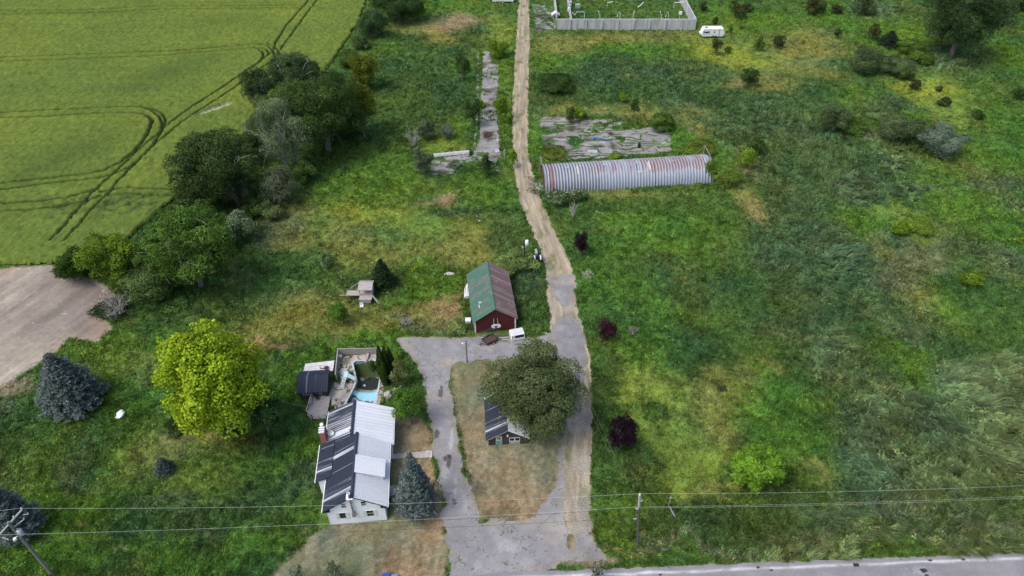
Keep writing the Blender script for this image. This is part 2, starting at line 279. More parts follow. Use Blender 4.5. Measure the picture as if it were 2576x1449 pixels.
# ------------------------------------------------------------------ vegetation map of the ground: kind = (r,g,b, height, laid-over, relief)
K=dict(M=((.046,.088,.018),.34,.1),B=((.085,.160,.018),.28,0),Y=((.120,.160,.026),.22,0),D=((.036,.070,.019),.5,.2),T=((.048,.084,.030),.6,.5),
 O=((.118,.128,.034),.22,0),P=((.095,.138,.054),.85,1.0),L=((.056,.092,.042),.8,1.0),R=((.190,.140,.075),.15,0),Gy=((.078,.098,.048),.45,.3),N=((.044,.080,.030),.6,.2),
 V=((.062,.122,.016),.42,.0))
BL=[# survey x,y, half-size x,y, kind, weight
(330,880,160,25,'V',2),(520,790,140,40,'M',1),(640,700,110,60,'M',1.2),(560,640,40,40,'D',2),(470,800,90,25,'D',2),(700,560,70,60,'Gy',1.2),(660,480,60,30,'D',1.5),(760,500,50,40,'O',1),(720,620,60,25,'O',1.2),
(640,870,35,12,'R',1.2),(700,830,120,30,'O',1.3),(760,760,120,40,'O',1.2),(820,690,100,50,'M',.8),(660,760,60,25,'T',1),(680,610,40,25,'Gy',1),(600,700,50,20,'R',.5),(880,880,120,14,'V',1.6),(900,800,60,35,'O',1),
(760,900,60,30,'V',1.5),(730,960,40,40,'V',1.5),(700,880,30,12,'R',.9),(330,930,60,40,'O',1),(280,880,70,20,'D',1.5),(300,940,60,40,'V',1.2),(230,860,50,15,'D',1),
(60,960,60,16,'R',1.2),(30,1010,50,15,'Gy',1.2),(40,1060,60,30,'D',1.2),(150,1090,120,25,'M',1),(280,1100,70,60,'M',1.3),(350,1040,50,60,'V',.8),(260,1010,40,30,'V',1.3),
(250,1120,45,35,'T',2),(200,1200,50,40,'T',2),(320,1150,60,60,'V',.9),(400,1160,100,60,'O',.9),(360,1230,100,40,'O',.6),(440,1240,140,50,'V',1.0),(200,1290,120,50,'V',1),(560,1250,90,60,'V',.8),(470,1130,90,16,'R',.8),(560,1130,80,30,'O',1),(480,1250,80,40,'O',.8),(560,1200,90,50,'M',1.2),
(640,1130,80,40,'D',1.3),(700,1180,50,50,'V',1.3),(740,1120,40,50,'V',1.4),(760,1230,50,60,'N',2.2),(600,1290,80,50,'N',1.2),(540,1330,120,40,'D',1.4),(150,1250,60,50,'V',1.2),(100,1180,80,40,'M',1),(140,1330,100,40,'V',1),(230,1290,60,40,'V',1),
(300,1370,100,30,'D',1.8),(120,1410,120,40,'V',1),(300,1430,60,20,'V',.9),(480,1410,120,40,'V',.8),(640,1380,80,40,'V',1.3),(600,1440,80,30,'D',.8),(200,1340,12,10,'R',2),(290,1440,14,8,'R',2),
(420,1310,120,25,'Gy',.6),(780,1310,40,20,'V',1),(810,1260,20,30,'D',1.5),
(1000,560,120,60,'Y',1.2),(900,600,90,50,'O',1.3),(880,520,90,40,'Y',1),(1040,640,80,40,'O',1.2),(960,480,100,30,'V',1.2),(820,470,60,30,'V',1.2),(1150,640,90,40,'O',1),(1080,590,90,30,'Y',1),
(1090,490,45,12,'R',1.6),(1130,530,50,18,'N',2.2),(1090,545,30,10,'N',1),(1200,500,70,30,'V',1),(1240,560,60,50,'M',1.6),(1200,600,80,40,'O',1),(1260,600,50,20,'D',1.6),(1270,440,30,20,'Y',1.3),(1200,470,60,18,'V',1.5),
(1000,430,80,30,'V',.8),(930,400,90,50,'V',1),(830,400,80,50,'D',1.4),(950,330,70,60,'D',1.2),(1000,250,70,60,'M',1),(980,180,50,60,'D',1),(1060,230,60,60,'D',1.5),(1100,300,60,40,'D',1.2),(1130,380,60,20,'Y',1.3),(1160,330,40,30,'V',1.3),
(1130,250,50,50,'D',1),(1080,160,40,40,'D',1.2),(1050,60,80,20,'O',1.2),(1140,60,60,18,'R',1.5),(1120,95,60,15,'O',1.4),(1190,80,50,20,'D',1.4),(1250,70,40,30,'Y',1.2),(1100,20,100,16,'V',1.4),(1030,110,50,20,'D',1),(980,120,30,20,'V',1),(1160,120,60,20,'D',1),
(1275,200,16,120,'V',1),(1280,420,20,60,'V',1),(1000,750,60,35,'V',1),(1040,800,70,25,'O',1.6),(1110,790,60,30,'R',1),(1010,820,50,15,'Gy',2),(1090,840,100,8,'Gy',1.5),(1060,690,60,40,'V',1.6),(1110,720,60,40,'V',1.2),(1010,700,40,25,'D',1),
(1320,740,30,60,'N',2.4),(1330,800,30,30,'D',1.8),(1300,690,50,25,'D',1.4),(1340,660,30,20,'M',1),(1150,680,40,30,'D',1),(1170,790,14,60,'D',2),(950,840,40,20,'O',1.2),(860,850,60,20,'O',1),(960,860,40,15,'V',1),
(1400,120,60,20,'O',1.4),(1500,100,150,10,'O',1.6),(1600,130,120,20,'V',1.3),(1420,160,60,30,'V',1),(1600,180,160,30,'N',1.8),(1480,200,120,22,'N',1.4),(1390,170,30,50,'V',1),(1360,240,40,30,'D',1.6),(1500,240,120,16,'D',1.3),(1600,255,150,10,'D',1),
(1480,280,120,14,'O',1.5),(1620,290,70,20,'O',1.5),(1750,300,50,40,'O',1.4),(1350,360,16,60,'V',1.3),(1700,360,60,30,'V',1.2),(1400,300,50,14,'O',1.2),(1740,370,50,30,'V',1.5),(1830,420,40,50,'V',1.6),(1870,500,28,55,'O',2.2),(1885,540,20,30,'R',1.2),
(1900,590,20,25,'T',1.5),(1850,400,40,30,'O',1.4),(1890,430,20,20,'R',1),(1600,520,180,25,'M',1),(1560,490,120,10,'O',1.2),(1650,560,120,40,'V',1.2),(1450,560,40,60,'M',1.3),(1540,600,90,50,'V',1.4),(1700,620,80,60,'V',1.3),(1620,670,80,50,'M',1),
(1560,720,90,50,'V',1.5),(1680,680,60,30,'N',1.4),(1780,700,60,60,'D',1.2),(1700,780,90,50,'V',1.2),(1740,760,50,40,'N',1.6),(1600,810,70,40,'M',1),(1480,740,22,60,'M',1.5),(1510,860,30,50,'M',1.2),(1650,860,90,40,'V',1.6),(1750,880,80,50,'D',1.3),
(1620,1000,60,50,'Y',1.5),(1700,1000,90,60,'Y',1.5),(1640,930,60,40,'Y',1),(1700,1100,80,60,'Y',1.3),(1760,980,60,50,'O',1.3),(1790,1060,40,60,'O',1),(1640,1045,40,15,'M',2),(1530,980,30,30,'D',1.6),(1500,1100,30,60,'D',1),(1590,1190,40,40,'D',1.6),(1680,1180,60,60,'Y',1.2),
(1770,1160,60,60,'Y',1),(1560,1290,40,50,'V',1.2),(1620,1330,60,40,'D',1.8),(1560,1380,40,20,'V',1.5),(1740,1290,120,25,'D',1.6),(1720,1340,150,30,'D',1.8),(1760,1250,60,15,'O',1),(1840,1240,60,15,'O',1),
(1905,1225,75,18,'D',2.4),(1850,1190,20,40,'D',1.5),(1930,1000,60,60,'V',2.2),(2010,1120,60,60,'V',1.8),(1950,1080,60,40,'V',1.6),(1880,960,30,40,'O',1.5),(1950,930,30,30,'O',1.2),(2060,1180,50,40,'O',1.2),(2000,1230,60,30,'M',1.3),(1990,880,80,40,'M',1),  # dark patches around the round bush put its shade into the grass colour
(1960,460,70,70,'T',2),(2000,560,80,70,'T',2),(1950,650,60,70,'T',2.2),(2080,620,70,60,'L',1.8),(2060,740,90,60,'T',2.2),(2000,790,70,40,'T',2),(1950,760,50,50,'D',1.3),(2150,560,90,50,'V',1),(2260,540,60,30,'Y',1.4),(2340,590,60,30,'Y',1.6),(2200,620,40,25,'O',1.4),
(2240,610,18,14,'N',2),(2300,650,90,40,'Gy',1.6),(2380,600,50,30,'Gy',1.4),(2200,760,60,50,'T',1.5),(2250,700,60,30,'Gy',1.4),(2330,740,50,30,'O',1),(2300,800,80,40,'T',1.6),(2350,860,90,50,'D',1.6),(2280,830,60,40,'Gy',1.4),(2400,760,50,50,'V',1),(2480,780,80,60,'M',1),
(2520,660,60,40,'P',1),(2450,620,60,50,'T',1),(2520,560,60,60,'V',1.2),(2420,500,80,60,'V',1),(2250,900,70,50,'V',1.6),(2180,850,50,50,'D',1.2),(2170,960,60,60,'T',1.4),(2100,900,60,60,'P',1.1),(2280,970,50,50,'V',1.4),(2230,1030,70,40,'P',1.5),
(2130,1060,40,70,'T',1.6),(2200,1120,70,70,'L',2.2),(2260,1200,70,60,'P',2),(2150,1250,50,40,'T',1.8),(2230,1280,60,40,'Gy',2),(2340,1080,60,60,'L',2),(2420,980,80,60,'P',2.6),(2520,1020,80,80,'P',2.4),(2460,1130,90,60,'P',2),(2550,1180,60,60,'P',1.5),(2380,1220,60,60,'P',1.6),
(2480,1260,70,40,'T',1.2),(2340,1330,100,30,'L',1.8),(2480,1330,90,30,'Gy',1.2),(2540,930,60,40,'P',1.6),(2400,900,60,30,'D',1.5),(2060,1310,120,30,'L',1),(1900,1320,150,35,'D',1.5),(2000,1350,200,16,'Gy',1.2),(2250,1365,200,10,'D',.9),
(2200,1388,300,7,'P',3),(1850,1402,250,7,'Gy',2.2),(2450,1378,150,6,'P',2.5),(1700,1395,100,8,'Gy',1.5),(1580,1412,60,8,'O',1.5),(1650,1375,60,10,'Gy',1.3),
(1850,50,80,30,'V',1.5),(1800,130,80,30,'Y',1.5),(1900,150,90,30,'Y',1.6),(2000,140,90,50,'O',1.6),(1930,210,90,20,'O',1.7),(2050,100,60,30,'O',1.2),(1850,215,20,10,'R',1),(1950,60,80,30,'V',1),(2100,40,60,30,'V',1.5),(2200,30,60,20,'P',1),(2250,80,80,30,'V',2),(2140,60,40,20,'V',1),
(2330,60,30,50,'D',1),(2100,160,40,20,'D',1.3),(1750,190,70,25,'T',1.5),(1720,250,70,30,'T',1.4),(1820,260,80,30,'D',1.3),(1930,260,100,30,'T',1.5),(2050,220,80,25,'D',1.2),(1900,320,90,40,'T',1.6),(2000,330,80,50,'T',1.5),(2060,400,60,40,'T',1.4),(1820,330,40,40,'T',1.3),
(2150,240,60,25,'V',1),(2220,270,80,25,'T',1.4),(2350,230,70,50,'Y',2),(2400,280,60,40,'Y',1.6),(2300,300,50,20,'V',1.2),(2450,190,60,40,'M',1.2),(2550,150,50,60,'V',1),(2420,130,80,20,'T',1),(2530,300,60,60,'V',1.4),(2520,400,70,40,'V',1.3),(2400,160,60,20,'P',1.1),
(2170,420,60,50,'T',1),(2200,340,60,20,'Gy',1.5),(2250,400,80,30,'P',1),(2350,430,80,30,'V',1),(2150,480,80,30,'L',1.3),(2300,470,70,15,'P',1.2),(2420,430,80,30,'O',.7),(2480,470,90,20,'Gy',1),(2540,530,60,20,'P',1),(1770,90,50,20,'Y',1.4),(1700,80,150,12,'O',.8),(2570,60,30,40,'D',1)]
_bl=[]
for x,y,rx,ry,k,wt in BL:
    X,Y=G(x,y);sx=abs(G(x+rx,y)[0]-X)*1.05;sy=abs(G(x,y-ry)[1]-G(x,y+ry)[1])/2*1.05;c,h,l=K[k];_bl.append((X,Y,sx,sy,c+(h,l),wt))
def vegmap(X,Y):
    """returns colour (n,3), height, laid-over for ground points"""
    wx=X+2.2*fbm(X*.11,Y*.11,3,5)+.9*fbm(X*.55,Y*.55,3,6); wy=Y+3.0*fbm(X*.11+40,Y*.11,3,8)+1.1*fbm(X*.5,Y*.5+9,3,9)
    A=np.zeros((5,)+X.shape);W=np.full(X.shape,.22);base=K['M'][0]+K['M'][1:]
    for i in range(5):A[i]=base[i]*.22
    for bx,by,sx,sy,c,wt in _bl:
        r=2.3;sel=np.where((np.abs(wx-bx)<r*sx)&(np.abs(wy-by)<r*sy))[0]
        if len(sel)==0:continue
        g=wt*np.exp(-(((wx[sel]-bx)/sx)**2+((wy[sel]-by)/sy)**2)*1.25)**1.0
        g=g**1.5
        W[sel]+=g
        for i in range(5):A[i][sel]+=g*c[i]
    A/=W
    # plant patches: brighter, darker, yellower and bluer clumps
    p=fbm(X*.32,Y*.32,4,21);q=fbm(X*.13,Y*.13,3,22);s=fbm(X*.9,Y*.9,3,23)
    s2=fbm(X*.55,Y*.75,3,26);br=1.04+.16*p+.22*s+.07*q+.18*s2
    br=np.clip(br,.42,1.9)
    C=np.stack([A[0]*(br+.18*q),A[1]*br,A[2]*(br-.2*q)*1.12],1)*1.34
    t=np.clip(fbm(X*.2+70,Y*.2,4,25)-.30,0,1)[:,None]*.45    # darker herb patches
    C=C*(1-t)+np.array([.032,.062,.018])*t
    t=np.clip(fbm(X*.24-70,Y*.24,4,29)-.38,0,1)[:,None]*.5   # dry patches
    C=C*(1-t)+np.array([.14,.14,.055])*t
    for P,rg in [(m,1) for m in MOWN]:
        d=sdpoly(X,Y,P)+.25*fbm(X*.9,Y*.9,3,31);m=np.clip(.5-d/.5,0,1)[:,None]
        u=fbm(X*.22,Y*.22,4,33);v=fbm(X*.7,Y*.25,3,34)
        mc=np.stack([.195+.055*u+.05*v,.170+.01*u+.045*v,.108-.005*u+.03*v],1)*(1+.25*fbm(X*2,Y*2,2,38))[:,None]
        gr=np.clip(.15+fbm(X*.16+5,Y*.16,3,37),0,1)[:,None]*.85
        mc=mc*(1-gr)+np.array([.135,.165,.082])*gr
        C=C*(1-m)+mc*m;A[3]=A[3]*(1-m[:,0])+.05*m[:,0];A[4]=A[4]*(1-m[:,0])
    return C,A[3],A[4]
def flow(X,Y): # direction in which the laid grass lies
    a=-.75+1.0*fbm(X*.035,Y*.035,2,41)+.7*fbm(X*.12,Y*.12,2,42); return np.cos(a),np.sin(a)
def hardmask(X,Y):
    d=np.full(X.shape,99.)
    for P in DRIVE+[TRACK,ROAD,PATIO,HOUSEPAD]+SLABS:d=np.minimum(d,sdpoly(X,Y,P))
    d=np.minimum(d,sdpoly(X,Y,SOIL));return d
def ridge(X,Y):
    fx,fy=flow(X,Y);wx=X+1.2*fbm(X*.25,Y*.25,2,54);wy=Y+1.2*fbm(X*.25+7,Y*.25,2,55);u=wx*fx+wy*fy;v=-wx*fy+wy*fx
    r=1-np.abs(fbm(u*.20,v*.50,3,53))*2.6;return np.sign(r)*np.abs(r)**1.3
def relief(X,Y,h,l):
    n=.45*fbm(X*.40,Y*.40,3,51)+.65*fbm(X*.95,Y*.95,3,52);r=ridge(X,Y)
    hh=h*np.where(h>.12,1.3,1)
    return hh*((1-l)*(.35+.8*n)+l*(.45+1.05*r+.3*n))
# ------------------------------------------------------------------ the ground: one sheet out to the horizon
def build_ground():
    ys=[-400,-150,-60,-20,0,12,20];y=26.
    while y<340:ys.append(y);y+=max(.17,y*.0036)
    ys+=[360,400,480,600,900,1500,3000,6000]
    ys=np.array(ys);ts=np.concatenate([[-14,-6,-3,-2,-1.6,-1.4],np.linspace(-1.22,1.22,860),[1.4,1.6,2,3,6,14]])
    Wd=np.maximum(ys*.75+27,30);X=ts[None,:]*Wd[:,None];Y=np.repeat(ys[:,None],len(ts),1)
    nr,nc=X.shape;x=X.ravel();y=Y.ravel()
    C,h,l=vegmap(x,y);hd=hardmask(x,y);cr=sdpoly(x,y,CROP)
    m=np.clip((hd+.1)/.7,0,1)*np.clip((cr+.3)/.8,0,1)
    far=(np.abs(x)>260)|(y>345)|(y<20);z=relief(x,y,h,l)*m;z[far]=0
    # the empty pool basin is dug into the ground
    p=sdpoly(x,y,POOL);z=np.where(p<-.05,np.maximum(-2.3,-.6+p*1.5),z)
    z=np.where(p<-.05,z-.5,z)
    C=np.where((p<-.05)[:,None],np.array([.06,.055,.045]),C)
    s=np.clip(.5-sdpoly(x,y,SOIL)/.8,0,1)[:,None];C=C*(1-s)+np.array([.3,.26,.22])*s
    i=np.arange((nr-1)*(nc-1));r=i//(nc-1);c=i%(nc-1);a=r*nc+c
    o=npmesh('ground',np.stack([x,y,z-.012],1),np.stack([a,a+1,a+nc+1,a+nc],1),M['ground'],col=C)
    tag(o,kind='structure')
build_ground()
# ------------------------------------------------------------------ sheets laid on the ground, with ragged edges
def sheet(name,polys,z,res,mat,colf,rag=.25,crack=None,kind='structure',zf=None,ragf=.8):
    allp=np.array([p for P in polys for p in P]);x0,y0=allp.min(0)-.5;x1,y1=allp.max(0)+.5
    xs=np.arange(x0,x1,res);ys=np.arange(y0,y1,res);X,Y=np.meshgrid(xs,ys);x=X.ravel();y=Y.ravel()
    d=np.full(x.shape,99.)
    for P in polys:d=np.minimum(d,sdpoly(x,y,P))
    d=d+rag*fbm(x*ragf,y*ragf,4,61)
    keep=d<0
    if crack is not None:keep&=crack(x,y,d)
    nc=len(xs);K2=keep.reshape(X.shape);cell=K2[:-1,:-1]&K2[1:,:-1]&K2[:-1,1:]&K2[1:,1:]
    r,c=np.where(cell);a=r*nc+c;F=np.stack([a,a+1,a+nc+1,a+nc],1);u,inv=np.unique(F,return_inverse=True)
    zz=np.full(len(u),z)+(zf(x[u],y[u]) if zf else 0)
    o=npmesh(name,np.stack([x[u],y[u],zz],1),inv.reshape(F.shape),mat,col=colf(x[u],y[u],d[u]))
    return tag(o,kind=kind)
def c3(a,n):return np.repeat(np.array([a]),n,0)
def drivecol(x,y,d):
    u=fbm(x*.25,y*.25,4,71);v=fbm(x*1.2,y*1.2,3,72);g=.225+.03*u+.02*v
    C=np.stack([g,g*.985,g*1.02],1)
    # tan dust and gravel near the road end, broken pale surface
    t=np.clip(.55-np.abs(np.hypot((x-7),(y-48)*1.3)-0)/14,0,1)*np.clip(.5+fbm(x*.4,y*.4,3,73),0,1);t=t[:,None]
    C=C*(1-t)+np.array([.36,.32,.27])*t
    t=(np.clip(1+d/1.2,0,1)*np.clip(.55+fbm(x*.8,y*.8,3,80),0,1))[:,None]*.8;C=C*(1-t)+np.array([.21,.19,.14])*t
    k=np.abs(fbm(x*.22,y*.22,5,74))<.008;C[k]*=.6
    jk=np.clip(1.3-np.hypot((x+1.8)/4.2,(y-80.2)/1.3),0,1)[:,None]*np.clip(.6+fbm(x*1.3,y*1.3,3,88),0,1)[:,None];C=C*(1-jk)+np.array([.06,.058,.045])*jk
    k=(np.abs(fbm(x*.45+3,y*.45,4,77))<.016)&(fbm(x*.1,y*.1,2,78)>-.1);C[k]=(.10,.11,.055);u2=fbm(x*.08,y*.08,3,79);C*=(1+.16*u2)[:,None];w9=fbm(x*.5,y*.5,4,86);C[(w9>.62)]*=1.14;gr=np.clip(fbm(x*.35,y*.35,4,87)-.22,0,1)[:,None]*1.8*(.6+.8*RNG.random((len(x),1)))*np.clip((y-60)/10,0,1)[:,None];C=C*(1-gr)+np.array([.30,.27,.22])*gr
    for (px,py,rx,ry) in ((1124,1151,10,6),(1130,1162,5,12),(1109,990,6,14),(1101,1090,6,9),(1142,1262,5,9),(1110,975,5,5),(1112,1175,0,0)):
        if not rx:continue
        X,Y=G(px,py);e=np.hypot((x-X)/(rx/18.),(y-Y)/(ry/13.))+.5*fbm(x*2,y*2,3,75);C[e<1]*=.42
    for (px,py,rx,ry) in ((1120,1180,9,14),(1136,1100,4,30),(1145,1230,3,30)):
        X,Y=G(px,py);e=np.hypot((x-X)/(rx/18.),(y-Y)/(ry/13.))+.6*fbm(x*2,y*2,3,76);m=e<1;C[m]=C[m]*1.3
    return C
sheet('driveway',DRIVE,.05,.13,M['pave'],drivecol,.5)
def trackst(x,y):
    # distance from the centre line, signed by side
    P=np.array(TRACKC);best=np.full(x.shape,1e9);sg=np.zeros(x.shape);al=np.zeros(x.shape);acc=0
    for (ax,ay),(bx,by) in zip(P[:-1],P[1:]):
        ex,ey=bx-ax,by-ay;L=math.hypot(ex,ey);t=np.clip(((x-ax)*ex+(y-ay)*ey)/L/L,0,1);d=np.hypot(x-ax-t*ex,y-ay-t*ey)
        s=np.sign(ex*(y-ay)-ey*(x-ax));m=d<best;best[m]=d[m];sg[m]=s[m];al[m]=(acc+t*L)[m];acc+=L
    return best*sg,al
def trackcol(x,y,d):
    a,l=trackst(x,y);v=fbm(a*3.2,l*.25,4,81);u=fbm(x*.5,y*.5,4,82)
    C=np.stack([.315+.10*v+.04*u,.27+.085*v+.03*u,.195+.06*v+.02*u],1)
    rut=np.exp(-((np.abs(a)-.85)/.28)**2)[:,None]*.35;C=C*(1-rut)+np.array([.22,.18,.125])*rut
    g=np.clip(fbm(x*.3,y*.3,3,83)+.1-(y-80)/60.,0,1)[:,None]*np.clip((110-y)/10,0,1)[:,None]*.9
    C=C*(1-g)+np.stack([.27+.06*u,.25+.06*u,.22+.05*u],1)*g           # grey broken paving showing through nearer the yard
    gg=np.clip(fbm(x*.8,y*.4,3,84)-.35,0,1)[:,None]*1.2;C=C*(1-gg)+np.array([.13,.15,.06])*gg
    return np.clip(C,.03,.6)
sheet('dirt_track',[TRACK],.02,.14,M['straw'],trackcol,.3,zf=lambda x,y:.02*fbm(x*2,y*2,2,85))
def soilcol(x,y,d):
    a=1.12;u=x*math.cos(a)+y*math.sin(a);v=-x*math.sin(a)+y*math.cos(a);st=fbm(v*.9,u*.07,4,91);n=fbm(x*.12,y*.12,3,92)
    cl=fbm(x*1.4,y*1.4,3,94);C=np.stack([.335+.085*st+.03*n+.03*cl,.290+.075*st+.02*n+.03*cl,.235+.062*st+.02*n+.025*cl],1)
    X,Y=G(215,745);t=np.clip(1.35-np.hypot((x-X)/15,(y-Y)/15)+.4*n,0,1)[:,None]*.8;C=C*(1-t)+np.stack([.165+.04*st,.14+.035*st,.13+.03*st],1)*t
    t=(np.clip(1+d/3,0,1)*np.clip(.5+n,0,1))[:,None]*.6;C=C*(1-t)+np.array([.32,.22,.14])*t
    return C
sheet('bare_soil',[SOIL],.03,.28,M['soil'],soilcol,.8,zf=lambda x,y:.045*fbm(x*.9,y*.9,4,93),ragf=.3)
def roadcol(x,y,d):
    s,t=roadst(x,y);n=fbm(s*.15,t*1.5,4,95);g=.215+.02*n;C=np.stack([g,g,g*1.06],1)
    e=np.exp(-((t+.75+.1*fbm(s*.4,t,2,96))/.17)**2)[:,None]*np.clip(.62+.4*fbm(s*.8,t*3,3,97),0,1)[:,None];C=C*(1-e)+np.array([.55,.55,.58])*e
    m=(np.abs(t+3.7)<.07);C[m]=(.65,.38,.06);m=(np.abs(t+3.95)<.07);C[m]=(.65,.38,.06)
    for px,py,r in ((1906,1428,.16),(1939,1435,.15),(2153,1421,.32),(2324,1436,.34),(2339,1410,.2),(2422,1408,.17),(2330,1448,.2),(1660,1446,.15)):
        X,Y=G(px,py);k=np.hypot((x-X)*.8,(y-Y)*1.3)<r*(1+.3*vn(x*6,y*6,3));C[k]=(.035,.036,.042)
    X,Y=G(2310,1436);k=np.hypot((x-X)*.7,(y-Y)*1.3)+.5*fbm(x*2,y*2,3,98)<.6;k&=C[:,0]>.1;C[k]=C[k]*1.25
    return C
sheet('road',[ROAD],.075,.11,M['pave'],roadcol,.14)
def crackf(sx,sy,th,seed,wth=.35,weed=.30,yr=None):
    def f(x,y,d):
        wx=x+wth*2.2*fbm(x*.30,y*.30,4,seed);wy=y+wth*2.0*fbm(x*.16+9,y*.30,4,seed+1)+.25*fbm(x*1.1,y*1.1,3,seed+2)
        row=np.floor(wy/sy);hj=_h(row.astype(int),row.astype(int)+3,seed)*sx;sxx=sx*(1+.4*_h(row.astype(int),row.astype(int)*5,seed+4))
        wx2=wx+hj;gx=np.abs((wx2/sxx)-np.round(wx2/sxx))*sxx;gy=np.abs((wy/sy)-np.round(wy/sy))*sy
        on=fbm(x*.35,y*.8,3,seed+6)          # cracks open and close
        tx=th*np.clip(1.1+2.4*fbm(x*.3,y*.3,2,seed+7),0,2.2);ty=th*np.clip(.8+2.6*on,0,2.4)
        ov=fbm(x*.20,y*.26,4,seed+3)
        if yr:ov=ov+np.clip((y-yr[0])/(yr[1]-yr[0]),0,1)*.75
        return (gx>tx)&(gy>ty)&(ov<weed)
    return f
def slabcol(x,y,d):
    u=fbm(x*.5,y*.5,4,101);v=fbm(x*.25,y*3,3,102);g=.27+.05*u+.05*v;C=np.stack([g*.90,g*.885,g*.865],1)
    t=np.clip(fbm(x*.35,y*.35,4,103)-.15,0,1)[:,None]*1.5;C=C*(1-t)+np.array([.09,.075,.06])*t;return np.clip(C,.03,.6)
def crun(x,y,d):
    ov=fbm(x*.3,y*.3,4,105);k=np.abs(fbm(x*.3,y*.3,4,106))>.006;return k&(ov<.85)
sheet('concrete_runway',SLABS[0:2],.06,.16,M['conc'],slabcol,.25,crack=crun)
sheet('concrete_apron',[SLABS[2]],.06,.14,M['conc'],slabcol,.3,crack=crackf(6,2.0,.13,111,.5,.5))
sheet('concrete_slab',SLABS[3:5]+SLABS[7:],.06,.16,M['conc'],slabcol,.5,crack=crackf(11,1.15,.085,121,.55,.50,(145,157)))
sheet('cracked_paving',[SLABS[5]],.06,.16,M['conc'],slabcol,.5,crack=crackf(3.2,1.6,.16,131,.6))
sheet('rubble_paving',[SLABS[6]],.06,.12,M['conc'],slabcol,.3,crack=crackf(1.1,.9,.12,141,.5))
def patiocol(x,y,d):
    u=fbm(x*.5,y*.5,4,151);C=np.stack([.40+.08*u,.365+.07*u,.34+.06*u],1);k=np.clip(fbm(x*.8,y*.8,4,152)-.1,0,1)[:,None]*.9;return C*(1-k)+np.array([.13,.11,.085])*k
sheet('patio',[PATIO],.07,.07,M['conc'],patiocol,.15,crack=lambda x,y,d:(sdpoly(x,y,POOL)>.02)&(np.abs(fbm(x*.7,y*.7,4,153))>.05)&(fbm(x*.35,y*.35,3,154)<.55))
# ------------------------------------------------------------------ the crop field with its wheel tracks
def z1(p):return [G(x/2.954,y/2.954) for x,y in p]
def z4(p):return [G(x/2.954,y/2.954+479.6) for x,y in p]
TRK=[z1([(2420,-160),(2310,0),(2260,60),(2130,210),(2050,340),(2030,400),(1985,435),(1900,500),(1640,680),(1420,820),(1260,940),(1200,1000),(1060,1110),(960,1210),(830,1330),(700,1447)])+z4([(600,140),(490,280),(390,385)]),
 z1([(2480,-160),(2370,0),(2310,80),(2250,160),(2100,370),(2040,460),(1940,530),(1820,620),(1660,730),(1500,830),(1340,940),(1210,1050),(1140,1110),(1040,1210),(900,1350),(830,1440)])+z4([(710,140),(600,270),(490,395)]),
 z1([(-1500,150),(0,98),(700,88),(1100,65),(2260,55),(2420,75)]),z1([(-1500,180),(0,125),(700,112),(1100,90),(1400,80),(2250,75)]),
 z1([(-1500,500),(0,445),(700,418),(1400,390),(1900,345),(1990,338),(2050,365),(2075,400),(2080,430)]),z1([(1900,345),(1990,355),(2040,400),(2050,440),(2030,480)]),
 z1([(-1500,535),(0,475),(700,450),(1250,428),(1500,405),(1900,372),(1955,400),(1965,440),(1930,480),(1880,520)]),z1([(1900,372),(1980,380),(2010,420)]),
 z1([(-1500,920),(0,858),(400,835),(800,815),(1050,810),(1150,825),(1210,860),(1235,900),(1225,970),(1190,1020),(1140,1110)]),z1([(1050,812),(1130,835),(1190,880),(1215,930),(1212,980)]),
 z1([(-1500,960),(0,898),(400,880),(800,857),(1000,855),(1080,865),(1130,900),(1135,930),(1110,1000),(1060,1080),(1000,1150),(900,1230),(800,1280),(700,1305),(0,1385),(-1500,1500)]),z1([(1000,857),(1100,870),(1145,905),(1140,940)]),
 z1([(-1500,1560),(0,1433),(400,1380),(750,1340),(900,1300),(1000,1250),(1040,1210)]),
 z4([(-1500,180),(0,112),(300,100),(500,75),(650,35),(740,10)]),z4([(-1500,240),(0,175),(300,155),(550,120),(640,100),(760,60)]),
 z4([(760,30),(850,10),(950,-2),(1100,0),(1300,12)]),z4([(800,55),(950,40),(1100,48),(1330,60)])]
